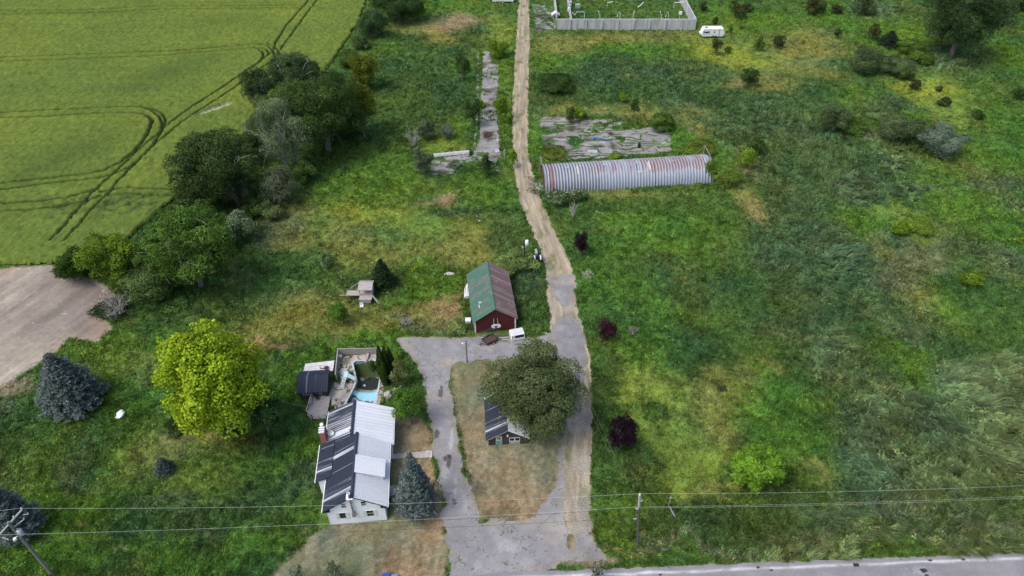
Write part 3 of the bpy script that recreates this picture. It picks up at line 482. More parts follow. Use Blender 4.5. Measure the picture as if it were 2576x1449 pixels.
def build_crop():
    res=.23;P=np.array(CROP);xs=np.arange(-205,-40,res);ys=np.arange(95,262,res);X,Y=np.meshgrid(xs,ys);x=X.ravel();y=Y.ravel()
    d=sdpoly(x,y,CROP)+.5*fbm(x*.5,y*.5,3,201);d=np.where(d>90,np.where(True,99,99),d)
    vis=(d<0)&(np.abs(x)<y*.80+30)
    tr=np.full(x.shape,9.)
    idx=np.where(vis)[0]
    wob=.12*fbm(x[idx]*.9,y[idx]*.9,2,203)
    for k_,T in enumerate(TRK):tr[idx]=np.minimum(tr[idx],dpolyline(x[idx]+wob,y[idx]-wob,T)*(1.0 if k_<2 else .74))
    Xp,Yp=G(262,520);pt=np.hypot((x-Xp)/10,(y-Yp)/4.5)+.7*fbm(x*.6,y*.6,3,204)
    g=np.clip(1.40-tr/.24,0,1);trm=np.clip(1.3-pt,0,1)*np.clip(.6+fbm(x*.9,y*.9,3,205),0,1)
    st=fbm(x*.02,y*1.2,3,206);n=fbm(x*.06,y*.06,4,207)
    gr=fbm(x*1.6,y*1.0,2,212);C=np.stack([.106+.010*st+.016*n,.148+.010*st+.014*n,.026+0*n],1)*(1+.18*gr)[:,None]
    for px,py,rx,ry,w,ang in ((425,190,110,30,.8,-.5),(170,400,120,36,.75,-.5),(330,230,70,15,.4,0),(560,640,0,0,0,0),(250,38,200,8,.45,0),(560,60,120,20,.35,0),(330,560,0,0,0,0),(90,440,60,12,.5,-.6)):
        if not rx:continue
        Xc,Yc=G(px,py);sx=rx/9.;sy=ry/4.5;dx=x-Xc;dy=y-Yc;ca,sa=math.cos(.9),math.sin(.9);u=dx*ca+dy*sa if ang else dx;v=-dx*sa+dy*ca if ang else dy
        t=np.exp(-((u/sx)**2+(v/(sy if not ang else sy*.8))**2))*w;t=(t*(1+.5*n))[:,None];C=C*(1-t)+np.array([.055,.085,.018])*t
    t=np.clip(g*1.0,0,1)[:,None];C=C*(1-t)+np.array([.016,.026,.009])*t
    t=trm[:,None]*.95;C=C*(1-t)+np.array([.04,.07,.022])*(.6+.7*RNG.random(len(x)))[:,None]*t
    Xb,Yb=G(535,281);ca,sa=math.cos(.75),math.sin(.75);dx=x-Xb;dy=y-Yb;u=dx*ca+dy*sa;v=-dx*sa+dy*ca
    e=np.hypot(u/5.2,v/1.3)+.35*fbm(x*.8,y*.8,3,208);bare=np.clip((1-e)*4,0,1)
    C=C*(1-bare[:,None])+np.array([.28,.30,.17])*bare[:,None]
    z=.85+.13*fbm(x*1.3,y*1.3,3,209)-.75*np.clip(g*1.3,0,1)-.7*bare-.3*trm*np.clip(.5+fbm(x,y,2,210),0,1)
    z=np.minimum(z,.1+np.clip(-d,0,9)*1.6)
    nc=len(xs);K2=vis.reshape(X.shape);cell=K2[:-1,:-1]&K2[1:,:-1]&K2[:-1,1:]&K2[1:,1:]
    r,c=np.where(cell);a=r*nc+c;F=np.stack([a,a+1,a+nc+1,a+nc],1);u_,inv=np.unique(F,return_inverse=True)
    o=npmesh('crop_field',np.stack([x,y,z],1)[u_],inv.reshape(F.shape),M['crop'],col=C[u_])
    tag(o,'yellow-green grain crop with curving dark wheel tracks on the left','crop',kind='stuff')
build_crop()
# ------------------------------------------------------------------ standing and laid grass: many small blades
def build_grass(n=GRASSN):
    lo,hi=37.,246.;Y=np.exp(RNG.uniform(math.log(lo),math.log(hi),n));t=RNG.uniform(-1,1,n);X=t*(Y*.56+44)
    hd=hardmask(X,Y)+.3*fbm(X*.8,Y*.8,3,61);ok=(hd>.05)&(sdpoly(X,Y,CROP)>.2)
    # weeds in the cracks and over the slabs
    sl=np.full(X.shape,99.)
    for P in SLABS:sl=np.minimum(sl,sdpoly(X,Y,P))
    weeds=(sl<0)&(fbm(X*.20,Y*.26,4,124)+np.where((Y>140)&(Y<160),np.clip((Y-145)/12,0,1)*.75,0)>.48);ok|=weeds&(RNG.random(n)<.7)
    dt=sdpoly(X,Y,PATIO);ok|=(dt<0)&(sdpoly(X,Y,POOL)>.3)&(fbm(X*.35,Y*.35,3,154)>.52)
    ok&=sdpoly(X,Y,HOUSEPAD)>0
    ok&=sdpoly(X,Y,SOIL)>-.4
    # buildings and decks stand clear of grass
    for P in CLEAR:ok&=sdpoly(X,Y,P)>.05
    X=X[ok];Y=Y[ok];m=len(X)
    C,h,l=vegmap(X,Y);z0=relief(X,Y,h,l)*.8
    sc=np.clip((Y/70)**.55,.8,1.9);B=5
    rg=ridge(X,Y);cl=fbm(X*1.5,Y*1.5,2,57);C=C*((1+.40*cl)*(1-l*.30*(1-np.clip(rg,-.6,1))))[:,None];rep=lambda a:np.repeat(a,B,0)  # laid grass darkened in its troughs: shade between the ridges painted into the colour
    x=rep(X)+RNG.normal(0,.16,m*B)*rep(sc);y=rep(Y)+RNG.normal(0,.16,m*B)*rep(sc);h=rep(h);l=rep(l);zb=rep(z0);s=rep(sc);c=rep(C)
    hh=np.clip(h,.06,1)*RNG.uniform(.55,1.25,m*B)*(1+.25*(s-1));L=hh*(1+.5*l)
    fx,fy=flow(x,y);az=RNG.uniform(0,2*math.pi,m*B);lean=RNG.uniform(.1,.9,m*B)
    az_f=np.arctan2(fy,fx)+RNG.normal(0,.35,m*B);isl=RNG.random(m*B)<l*1.1
    az=np.where(isl,az_f,az);lean=np.where(isl,RNG.uniform(1.0,1.45,m*B),lean)
    dx=np.cos(az)*np.sin(lean)*L;dy=np.sin(az)*np.sin(lean)*L;dz=np.cos(lean)*L
    wd=(.045+.05*RNG.random(m*B))*s*np.where(h<.12,.6,1.0)*np.where(isl,.8,1.);px=-np.sin(az+RNG.normal(0,.5,m*B))*wd;py=np.cos(az)*wd
    V=np.empty((m*B,3,3),np.float32)
    V[:,0]=np.stack([x-px,y-py,zb-.05],1);V[:,1]=np.stack([x+px,y+py,zb-.05],1);V[:,2]=np.stack([x+dx,y+dy,zb+dz+.02],1)
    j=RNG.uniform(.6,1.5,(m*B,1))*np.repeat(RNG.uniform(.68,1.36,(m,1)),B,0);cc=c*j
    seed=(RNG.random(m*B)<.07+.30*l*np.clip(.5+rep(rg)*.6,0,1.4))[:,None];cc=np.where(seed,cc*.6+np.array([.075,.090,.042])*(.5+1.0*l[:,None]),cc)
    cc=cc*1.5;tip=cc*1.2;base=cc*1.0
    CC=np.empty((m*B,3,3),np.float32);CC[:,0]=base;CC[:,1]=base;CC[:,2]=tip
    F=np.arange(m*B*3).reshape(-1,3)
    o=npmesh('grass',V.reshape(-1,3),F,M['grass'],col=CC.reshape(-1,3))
    tag(o,'rough green grass and weeds covering the ground around the farm buildings','grass',kind='stuff')

def build_weeds():
    # broad-leaved weed clumps
    n=46000;Y=np.exp(RNG.uniform(math.log(38),math.log(240),n));X=RNG.uniform(-1,1,n)*(Y*.56+44)
    ok=(hardmask(X,Y)>.4)&(sdpoly(X,Y,CROP)>.6)&(fbm(X*.10,Y*.10,3,501)+.5*fbm(X*.5,Y*.5,2,502)>-.05)
    for P in CLEAR:ok&=sdpoly(X,Y,P)>.3
    for P in MOWN:ok&=sdpoly(X,Y,P)>.3
    X,Y=X[ok],Y[ok];C,h,l=vegmap(X,Y);k2=h>.2;X,Y,C,h,l=X[k2],Y[k2],C[k2],h[k2],l[k2];m=len(X);K_=26
    R=RNG.uniform(.22,.62,m)*np.clip((Y/70)**.4,.85,1.5)*(h/.4)**.5;z0=relief(X,Y,h,l)*.7;hue=RNG.uniform(-1,1,(m,1))
    Cc=C*1.12*RNG.uniform(.55,1.8,(m,1))*(1+hue*np.array([.28,.06,-.1]));rp_=lambda a:np.repeat(a,K_,0)
    d=RNG.normal(0,1,(m*K_,3));d/=np.linalg.norm(d,axis=1,keepdims=True);d[:,2]=np.abs(d[:,2]);q=RNG.uniform(.55,1.0,(m*K_,1))
    P=d*q*rp_(R)[:,None]*np.array([1,1,.75])+np.stack([rp_(X),rp_(Y),rp_(z0)+.02],1)
    V=leafquads(P,d+np.array([0,0,.4]),rp_(R)*.42,RNG);c=rp_(Cc)*RNG.uniform(.7,1.35,(m*K_,1))
    o=npmesh('weeds',V,np.arange(m*K_*4).reshape(-1,4),M['leaf'],col=np.repeat(c,4,0));tag(o,'scattered leafy weed clumps standing in the rough grass','weeds',kind='stuff')
    # swathes of tall grass laid over by the wind
    n=60000;Y=np.exp(RNG.uniform(math.log(38),math.log(240),n));X=RNG.uniform(-1,1,n)*(Y*.56+44)
    ok=(hardmask(X,Y)>.8)&(sdpoly(X,Y,CROP)>1);X,Y=X[ok],Y[ok];C,h,l=vegmap(X,Y);rg=ridge(X,Y);k2=(RNG.random(len(X))<(l-.35)*1.6)&(rg>-.2);X,Y,C,h,l,rg=X[k2],Y[k2],C[k2],h[k2],l[k2],rg[k2];m=len(X);K_=13
    rp_=lambda a:np.repeat(a,K_,0);fx,fy=flow(X,Y);az=np.arctan2(fy,fx)+RNG.normal(0,.28,m);s=np.clip((Y/70)**.5,.85,1.7);L=RNG.uniform(.8,1.7,m)*s
    z0=relief(X,Y,h,l);A=rp_(az)+RNG.normal(0,.13,m*K_);off=RNG.uniform(-.45,.45,m*K_)*rp_(s);x=rp_(X)-np.sin(rp_(az))*off+RNG.normal(0,.1,m*K_);y=rp_(Y)+np.cos(rp_(az))*off;LL=rp_(L)*RNG.uniform(.6,1.2,m*K_)
    up=RNG.uniform(.10,.42,m*K_)*LL;wd=RNG.uniform(.05,.10,m*K_)*rp_(s);px,py=-np.sin(A)*wd,np.cos(A)*wd;zb=rp_(z0)
    V=np.empty((m*K_,3,3));V[:,0]=np.stack([x-px,y-py,zb],1);V[:,1]=np.stack([x+px,y+py,zb],1);V[:,2]=np.stack([x+np.cos(A)*LL,y+np.sin(A)*LL,zb+up],1)
    pale=(np.clip(.25+.45*rp_(rg),0,1)*rp_(l))[:,None];c=rp_(C)*1.25*rp_(RNG.uniform(.5,1.5,m))[:,None]*RNG.uniform(.7,1.3,(m*K_,1));c=c*(1-pale*.6)+np.array([.195,.230,.115])*pale*.6*RNG.uniform(.7,1.3,(m*K_,1))
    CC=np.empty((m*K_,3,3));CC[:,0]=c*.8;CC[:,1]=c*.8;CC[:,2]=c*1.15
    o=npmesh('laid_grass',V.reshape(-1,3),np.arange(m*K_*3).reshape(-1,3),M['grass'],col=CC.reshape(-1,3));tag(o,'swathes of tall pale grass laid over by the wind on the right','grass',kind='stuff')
# ================================================================== buildings
CLEAR=[]
def FZ(zx,zy,ox,oy,k,z=0): return G((ox+zx/k)/1.490683,(oy+zy/k)/1.490683,z)
def roofmat(name,base,streak,lo=.55,hi=.62,fu=1.2,fv=.25,rough=.6,fray=None,metal=.0,v0=0,patch=None,ribdark=.7,spec=.15):
    t=NT(name);st=t.attr('st').outputs['Vector']
    f=t.noise(1.0,3,vec=st,stretch=(fu,fv,1));g=t.noise(1.0,2,vec=st,stretch=(fu*7,fv*3,1))
    m=t.n('ShaderNodeMath');m.operation='MULTIPLY_ADD';t.l(g,m.inputs[0]);m.inputs[1].default_value=.22;t.l(f,m.inputs[2])
    fac=t.ramp(m.outputs[0],[(lo+.11,0),(hi+.11,1)])
    col=t.mix(fac,base,streak)
    if patch:
        p=t.noise(.9,5);col=t.mix(t.ramp(p,[(patch[1],0),(patch[2],1)]),col,patch[0])
    if fray is not None:       # paint worn through towards the eaves, in lines along the ribs
        sp=t.n('ShaderNodeSeparateXYZ');t.l(st,sp.inputs[0]);h=t.noise(1.0,1,vec=st,stretch=(6.5,.5,1))
        q=t.n('ShaderNodeMath');q.operation='MULTIPLY_ADD';t.l(h,q.inputs[0]);q.inputs[1].default_value=.5;t.l(sp.outputs['Y'],q.inputs[2])
        col=t.mix(t.ramp(q.outputs[0],[(fray[1],0),(fray[1]+.04,1)]),col,fray[0])
    d=t.noise(7,4);col=t.mix(1.0,col,t.ramp(d,[(.3,.86),(.7,1.08)]),'MULTIPLY')
    # darker line in the valley beside each rib
    sp=t.n('ShaderNodeSeparateXYZ');t.l(st,sp.inputs[0]);col=t.mix(sp.outputs['Z'],col,t.mix(1.0,col,ribdark,'MULTIPLY'))
    return t.fin(col,rough,metal,spec)
M['roof_dark']=roofmat('worn charcoal metal roof',(.030,.038,.060),(.50,.53,.60),.58,.66,1.15,.22,v0=0)
M['roof_dark2']=roofmat('very worn charcoal metal roof',(.032,.040,.062),(.60,.63,.70),.50,.56,1.0,.2)
M['roof_dark3']=roofmat('charcoal metal roof',(.036,.045,.070),(.22,.25,.30),.62,.72,1.2,.3)
M['roof_white']=roofmat('silver white metal roof',(.80,.83,.88),(.70,.73,.79),.5,.6,.5,.2,fray=((.03,.035,.05),1.12),ribdark=.42)
M['roof_white2']=roofmat('plain white metal roof',(.74,.77,.82),(.66,.70,.75),.5,.6,.6,.3,ribdark=.8)
M['roof_green']=roofmat('green painted metal roof',(.060,.150,.115),(.17,.13,.12),.55,.63,1.5,.6,rough=.6,ribdark=.8,patch=((.15,.15,.135),.52,.60))
M['roof_brown']=roofmat('faded brown metal roof',(.19,.125,.12),(.32,.26,.25),.52,.66,2.2,.5,rough=.6,ribdark=.8,patch=((.24,.235,.22),.55,.70))
def slope(name,r0,r1,e1,e0,mat,parent,rib=.32,th=.09,ribh=.035):
    r0,r1,e1,e0=[np.array(p,float) for p in(r0,r1,e1,e0)];L=np.linalg.norm(r1-r0);nr=max(int(L/rib),1);us=[];hs=[];zs=[]
    for i in range(nr):
        b=i/nr;w_=1/nr
        us+=[b,b+w_*.09,b+w_*.18,b+w_*.27,b+w_*.45];hs+=[0,ribh,ribh,0,0];zs+=[.5,0,0,1,0]
    us+=[1];hs+=[0];zs+=[0]
    N=np.cross(r1-r0,e0-r0);N/=np.linalg.norm(N)
    if N[2]<0:N=-N
    vs=[];st=[];n=len(us);nv=7
    for j in range(nv):
        v=j/(nv-1)
        for u,h,z in zip(us,hs,zs):
            p=(r0*(1-u)+r1*u)*(1-v)+(e0*(1-u)+e1*u)*v+N*h;vs.append(tuple(p));st.append((u*L+.013,v+.001,z))
    fs=[(j*n+i,j*n+i+1,(j+1)*n+i+1,(j+1)*n+i) for j in range(nv-1) for i in range(n-1)]
    m=MB();m.add(vs,fs,st)
    m.hexa([tuple(p-N*th) for p in(r0,r1,e1,e0)],[tuple(p-N*.004) for p in(r0,r1,e1,e0)])
    return m.build(name,mat,parent)
def window(par,x0,x1,z0,z1,y,axis='y',mat='white',pane='glass',bars=(0,1),shut=None,fw=.07,sgn=-1,name='window'):
    """window on a wall whose outside faces -y (sgn -1) of the local frame"""
    f=MB();a,b=(y+sgn*.045,y+sgn*.002);lo,hi=min(a,b),max(a,b)
    def bx(m,xa,xb,za,zb,l=lo,h=hi):
        if axis=='y':m.box(xa,xb,l,h,za,zb)
        else:m.box(l,h,xa,xb,za,zb)
    bx(f,x0-fw,x0,z0-fw,z1+fw);bx(f,x1,x1+fw,z0-fw,z1+fw);bx(f,x0,x1,z1,z1+fw);bx(f,x0,x1,z0-fw,z0)
    for i in range(bars[1]):
        zc=z0+(z1-z0)*(i+1)/(bars[1]+1);bx(f,x0,x1,zc-.025,zc+.025,*((y+sgn*.03,y+sgn*.018) if sgn>0 else (y-.03,y-.018))[::1] if False else (min(y+sgn*.034,y+sgn*.018),max(y+sgn*.034,y+sgn*.018)))
    for i in range(bars[0]):
        xc=x0+(x1-x0)*(i+1)/(bars[0]+1);bx(f,xc-.025,xc+.025,z0,z1,min(y+sgn*.036,y+sgn*.017),max(y+sgn*.036,y+sgn*.017))
    wo=f.build(name,M[mat],par)
    p=MB();bx(p,x0,x1,z0,z1,min(y+sgn*.016,y+sgn*.001),max(y+sgn*.016,y+sgn*.001));p.build('pane',M[pane],wo)
    if shut:
        for s0 in(x0-fw-shut-.05,x1+fw+.05):
            q=MB();bx(q,s0,s0+shut,z0-fw,z1+fw,min(y+sgn*.04,y+sgn*.003),max(y+sgn*.04,y+sgn*.003))
            for k in range(9):
                zz=z0+(z1-z0)*(k+.3)/9;bx(q,s0+.03,s0+shut-.03,zz,zz+.05,min(y+sgn*.055,y+sgn*.041),max(y+sgn*.055,y+sgn*.041))
            q.build('shutter',M['greenshutter'],wo)
    return wo
def sidingmat():
    t=NT('white horizontal siding');co=t.n('ShaderNodeTexCoord').outputs['Object'];wv=t.n('ShaderNodeTexWave');wv.wave_type='BANDS';wv.bands_direction='Z';wv.wave_profile='SAW';wv.inputs['Scale'].default_value=1.3;t.l(co,wv.inputs[0])
    t.bump(wv.outputs[1],.5,.02);n=t.noise(1.2,4);c=t.ramp(n,[(.3,(.74,.79,.82)),(.7,(.82,.86,.89))])
    return t.fin(c,.6)
M['siding']=sidingmat()
def brickmat():
    t=NT('red chimney brick');b=t.n('ShaderNodeTexBrick');b.inputs['Scale'].default_value=6;b.inputs['Color1'].default_value=(.33,.09,.06,1);b.inputs['Color2'].default_value=(.24,.07,.05,1);b.inputs['Mortar'].default_value=(.35,.28,.25,1)
    mp=t.n('ShaderNodeMapping');mp.inputs['Rotation'].default_value=(math.pi/2,0,0);t.l(t.n('ShaderNodeTexCoord').outputs['Object'],mp.inputs[0]);t.l(mp.outputs[0],b.inputs[0])
    return t.fin(b.outputs[0],.9)
M['brick']=brickmat()
# ------------------------------------------------------------------ farmhouse
def farmhouse():
    h=thing('farmhouse','white two storey farmhouse with charcoal and silver metal roofs beside the driveway','house',(-22.51,47.26,0),R_(5.55))
    W=6.93;m=MB();m.prismy([(0,0),(W,0),(W,3.5),(W/2,5.9),(0,3.5)],0,9.0);m.build('wall',M['siding'],h)
    m=MB();m.prismy([(-.9,0),(7.4,0),(7.4,2.85),(2.6,4.9),(-.9,3.1)],9.003,15.2);m.build('wall',M['siding'],h)
    m=MB();m.prismy([(-1.5,0),(-.003,0),(-.003,3.1),(-1.5,2.75)],4.5,8.99);m.build('wall',M['siding'],h)
    k=(5.9-3.5)/(W/2);zr=6.02;o=.45;ze=zr-k*(W/2+o)
    slope('roof',(W/2,-.28,zr),(W/2,9.25,zr),(-o,9.25,ze),(-o,-.28,ze),M['roof_dark'],h)
    slope('roof',(W/2+.01,-.28,zr),(W/2+.01,9.25,zr),(W+o,9.25,ze),(W+o,-.28,ze),M['roof_white'],h)
    m=MB();m.prismy([(W/2-.22,zr-.10),(W/2,zr+.02),(W/2+.22,zr-.10),(W/2+.22,zr-.04),(W/2,zr+.09),(W/2-.22,zr-.04)],-.3,9.27);m.build('ridge_cap',M['roof_dark3'],h)
    # rear wing
    slope('roof',(2.6,9.26,5.05),(2.6,15.5,5.05),(-1.2,15.5,3.12),(-1.2,9.26,3.12),M['roof_dark2'],h)
    slope('roof',(2.61,9.26,5.05),(2.61,15.5,5.05),(7.72,15.5,2.84),(7.72,9.26,2.84),M['roof_white2'],h,rib=.9)
    m=MB();m.prismy([(2.38,4.99),(2.6,5.1),(2.82,4.99),(2.82,5.04),(2.6,5.15),(2.38,5.04)],9.3,15.52);m.build('ridge_cap',M['roof_dark3'],h)
    # side lean-to
    slope('roof',(.25,4.3,3.92),(.25,10.1,3.92),(-1.85,10.1,2.92),(-1.85,4.3,2.92),M['roof_dark'],h)
    # dormer on the right slope
    d=MB();d.prismy([(W/2+.6,5.3),(W-.1,3.45),(W-.1,4.30),(W/2+.6,5.35)],3.35,5.55);dm=d.build('dormer',M['white'],h)
    slope('dormer_roof',(W/2+.1,3.15,6.12),(W/2+.1,5.75,6.12),(W+.15,5.75,4.55),(W+.15,3.15,4.55),M['roof_white'],dm,rib=.2)
    window(dm,3.7,5.2,3.7,4.2,W-.1,'x','white','glass',(1,0),None,.05,1)
    # gutters and trims
    for x,z,y0,y1 in((-o-.06,ze,-.28,4.28),(W+o+.06,ze,-.28,9.25),(-1.91,2.9,4.3,10.1),(7.78,2.82,9.3,15.5),(-1.26,3.1,11.6,15.5)):
        g=MB();g.box(x-.06,x+.06,y0,y1,z-.16,z-.05);g.build('gutter',M['white'],h)
    m=MB();m.hexa([(-.46,-.30,ze-.2),(W/2,-.30,zr-.2),(W/2,-.282,zr-.2),(-.46,-.282,ze-.2)],[(-.46,-.30,ze-.0),(W/2,-.30,zr),(W/2,-.282,zr),(-.46,-.282,ze)])
    m.hexa([(W/2,-.30,zr-.2),(W+.46,-.30,ze-.2),(W+.46,-.282,ze-.2),(W/2,-.282,zr-.2)],[(W/2,-.30,zr),(W+.46,-.30,ze),(W+.46,-.282,ze),(W/2,-.282,zr)]);m.build('bargeboard',M['black'],h)
    for x0,x1 in((-.44,.42),(W-.42,W+.44)):
        m=MB();m.box(x0,x1,-.27,-.004,3.08,3.24);m.build('eave_return',M['black'],h)
    for x in(-.02,W-.06):
        m=MB();m.box(x,x+.08,-.03,-.003,0,3.2);m.build('corner_board',M['white'],h)
    window(h,1.38,2.12,1.2,2.4,0,'y','white','glass',(0,0),.32)
    window(h,4.69,5.5,1.2,2.4,0,'y','white','glass',(0,1),.32)
    window(h,1.9,2.42,3.5,4.35,0,'y','white','greyglass',(0,1))
    window(h,4.29,4.85,3.6,4.5,0,'y','white','glass',(0,1))
    for y0,z0,z1 in((1.0,1.2,2.4),(6.4,1.2,2.4)):window(h,y0,y0+.8,z0,z1,W,'x','white','glass',(0,1),None,.07,1)
    dr=MB();dr.box(W+.003,W+.06,3.6,4.5,.2,2.2);dr.build('door',M['white'],h)
    st=MB();st.box(W+.01,W+1.4,3.3,4.8,.0,.18);st.build('step',M['greywood'],h)
    for y0 in(10.2,13.0):window(h,y0,y0+1.1,1.0,2.1,7.4,'x','white','glass',(1,0),None,.07,1)
    m=MB();m.tube([(7.45,9.2,.05),(7.45,9.2,2.8)],.05,6);m.build('downspout',M['white'],h);m=MB();m.tube([(W+.05,.1,.05),(W+.05,.1,3.1)],.05,6);m.build('downspout',M['white'],h)
    # chimney with flues
    c=MB();c.box(-1.62,-.92,10.2,11.6,0,5.05);ch=c.build('chimney',M['brick'],h)
    for i,y in enumerate((10.3,10.62,10.94)):
        q=MB();q.box(-1.7,-.98,y,y+.2,5.055,5.2+.08*i);q.build('flue_cap',M['white'],ch)
    q=MB();q.tube([(-1.35,11.4,5.055),(-1.35,11.4,5.5)],.13,10);q.dome((-1.35,11.4,5.5),.27,12,4,.5);q.build('rain_cap',M['white'],ch)
    # satellite dish
    q=MB();vs=[];n=24
    for j in range(6):
        r=.40*j/5
        for i in range(n):
            a=2*math.pi*i/n;vs.append((r*math.cos(a),r*math.sin(a),.30*(r/.4)**2*.4))
    vs2=[(x,y,z-.02) for x,y,z in vs];nn=len(vs)
    fs=[(j*n+i,j*n+(i+1)%n,(j+1)*n+(i+1)%n,(j+1)*n+i) for j in range(5) for i in range(n)]
    q.add(vs+vs2,fs+[tuple(k+nn for k in f[::-1]) for f in fs]);dish=q.build('satellite_dish',M['galv'],h,smooth=True)
    dish.location=(-.35,10.9,4.25);dish.rotation_euler=(R_(38),R_(18),0)
    q=MB();q.tube([(-.35,10.9,3.5),(-.35,10.9,4.2)],.025,6);q.tube([(-.35,10.9,4.2),(-.05,10.45,4.35)],.018,6);q.build('dish_mast',M['galv'],h)
    # stove pipe on the gable
    q=MB();q.tube([(3.15,-.2,2.6),(3.15,-.2,6.55)],.11,10);sp=q.build('stove_pipe',M['stovepipe'],h)
    q=MB();q.box(2.98,3.34,-.38,-.06,1.75,2.6);q.build('clean_out',M['stovepipe'],sp)
    q=MB();q.tube([(3.15,-.2,6.5),(3.15,-.2,6.72)],.2,14);q.build('pipe_cap',M['white'],sp)
    q=MB();q.tube([(3.15,-.2,6.722),(3.15,-.2,6.74)],.1,12);q.build('flue_opening',M['black'],sp)
    q=MB();q.box(2.75,3.55,-.45,.35,5.62,5.74);q.build('flashing',M['white'],sp)
    for x,y in((2.55,9.6),(W/2,9.1)):
        q=MB();q.tube([(x,y,5.0),(x,y,6.35)],.04,6);q.build('vent_pipe',M['black'],h)
    q=MB();q.box(W+.004,W+.14,.9,1.2,1.3,1.9);q.build('meter_box',M['greyglass'],h)
    c,s=math.cos(R_(5.55)),math.sin(R_(5.55))
    CLEAR.append([(-22.51+x*c-y*s,47.26+x*s+y*c) for x,y in((-1.6,-.2),(7.5,-.2),(7.6,15.4),(-1.6,15.4))])
farmhouse()
def bbq():
    X,Y=G(981,1264);t=thing('kettle_barbecue','small black kettle barbecue by the right wall of the farmhouse','barbecue',(X,Y,0))
    m=MB();m.dome((0,0,.85),.33,16,5,.8,True);m.build('bowl',M['black'],t,True)
    for a in(0,2.1,4.2):
        m=MB();m.tube([(.25*math.cos(a),.25*math.sin(a),.7),(.4*math.cos(a),.4*math.sin(a),0)],.025,6);m.build('leg',M['galv'],t)
    m=MB();m.box(.3,.65,-.2,.2,.7,.74);m.build('side_shelf',M['galv'],t)
bbq()
sheet('walkway',[GZ([(983,1142),(1078,1135),(1082,1152),(983,1156)])],.09,.08,M['conc'],lambda x,y,d:c3((.40,.37,.34),len(x))*(1+.1*fbm(x,y,3,7)[:,None]),.03)
def steps():
    X,Y=G(1077,1144);t=thing('step','two pale concrete steps where the walkway meets the driveway','step',(X,Y,0),R_(3))
    for i in range(2):
        m=MB();m.box(-.35+i*.45,.1+i*.45,-.55,.55,0,.24-.1*i);m.build('tread',M['conc2'],t)
M['conc2']=weathered('pale concrete',(.36,.34,.32),(.5,.48,.45),2.5,.9)
M['concwall']=None
steps()
# ------------------------------------------------------------------ red barn
M['barnred']=weathered('dark red boards',(.060,.012,.012),(.105,.022,.020),2,.8,stretch=(7,7,.5),lo=.3,hi=.7)
def barn():
    w_,L=6.55,11.5;h=thing('barn','dark red barn with a half green, half brown metal roof','barn',(-5.9,80.95,0),R_(7.6))
    m=MB();m.prismy([(0,0),(w_,0),(w_,2.7),(w_/2,5.0),(0,2.7)],0,L);m.build('wall',M['barnred'],h)
    k=2.3/(w_/2);zr=5.11;o=.33;ze=zr-k*(w_/2+o)
    slope('roof',(w_/2,-.28,zr),(w_/2,L+.25,zr),(-o,L+.25,ze),(-o,-.28,ze),M['roof_green'],h,.4,.07,.03)
    slope('roof',(w_/2+.01,-.28,zr),(w_/2+.01,L+.25,zr),(w_+o,L+.25,ze),(w_+o,-.28,ze),M['roof_brown'],h,.4,.07,.03)
    m=MB();m.prismy([(w_/2-.16,zr-.09),(w_/2,zr+.02),(w_/2+.16,zr-.09),(w_/2+.16,zr-.05),(w_/2,zr+.07),(w_/2-.16,zr-.05)],-.3,L+.27);m.build('ridge_cap',M['roof_green'],h)
    for x0,x1 in((-.03,.16),(w_-.16,w_+.03)):
        m=MB();m.box(x0,x1,-.035,-.003,0,2.6);m.build('corner_board',M['white'],h)
    for x in(-.06,):
        m=MB();m.box(-.06,-.003,-.02,5.5,1.9,2.3);m.build('side_trim',M['white'],h)
    m=MB();m.hexa([(.4,-.07,.02),(3.25,-.07,.02),(3.25,-.003,.02),(.4,-.003,.02)],[(.4,-.07,.12),(3.25,-.07,1.25),(3.25,-.003,1.25),(.4,-.003,.12)]);m.build('lower_door',plain('dark grey door',(.055,.06,.065)),h)
    bb=MB();c=w_/2+.05;bb.prismy([(c-.75,1.75),(c-.5,1.5),(c+.5,1.5),(c+.75,1.75),(c+.75,2.05),(c+.5,2.3),(c-.5,2.3),(c-.75,2.05)],-.75,-.70)
    bo=bb.build('basketball_backboard',M['white'],h)
    q=MB();q.prismy([(c-.2,1.62),(c+.2,1.62),(c+.2,1.95),(c-.2,1.95)],-.755,-.752);q.torus((c,-1.0,1.62),.22,.02,'z',18,5);q.build('hoop',M['black'],bo)
    for x in(-.33,.33):
        q=MB();q.bar((c+x,-.7,1.9),(c+x*.9,-.02,2.9),.06);q.build('bracket',M['galv'],bo)
    q=MB();q.tube([(1.2,2.9,3.2),(1.2,2.9,3.85)],.16,10);q.tube([(1.2,2.9,3.9),(1.2,2.9,3.95)],.28,12);rv=q.build('roof_vent',M['galv'],h);q=MB();q.box(.95,1.5,2.1,2.8,3.32,3.55);q.build('flashing',M['white'],rv)
    q=MB();q.tube([(2.7,1.2,4.3),(2.7,1.2,4.75)],.05,6);q.build('roof_pipe',M['black'],h)
    c_,s_=math.cos(R_(7.6)),math.sin(R_(7.6));CLEAR.append([(-5.9+x*c_-y*s_,80.95+x*s_+y*c_) for x,y in((-.1,-1.2),(w_+.1,-1.2),(w_,L),(0,L))])
barn()
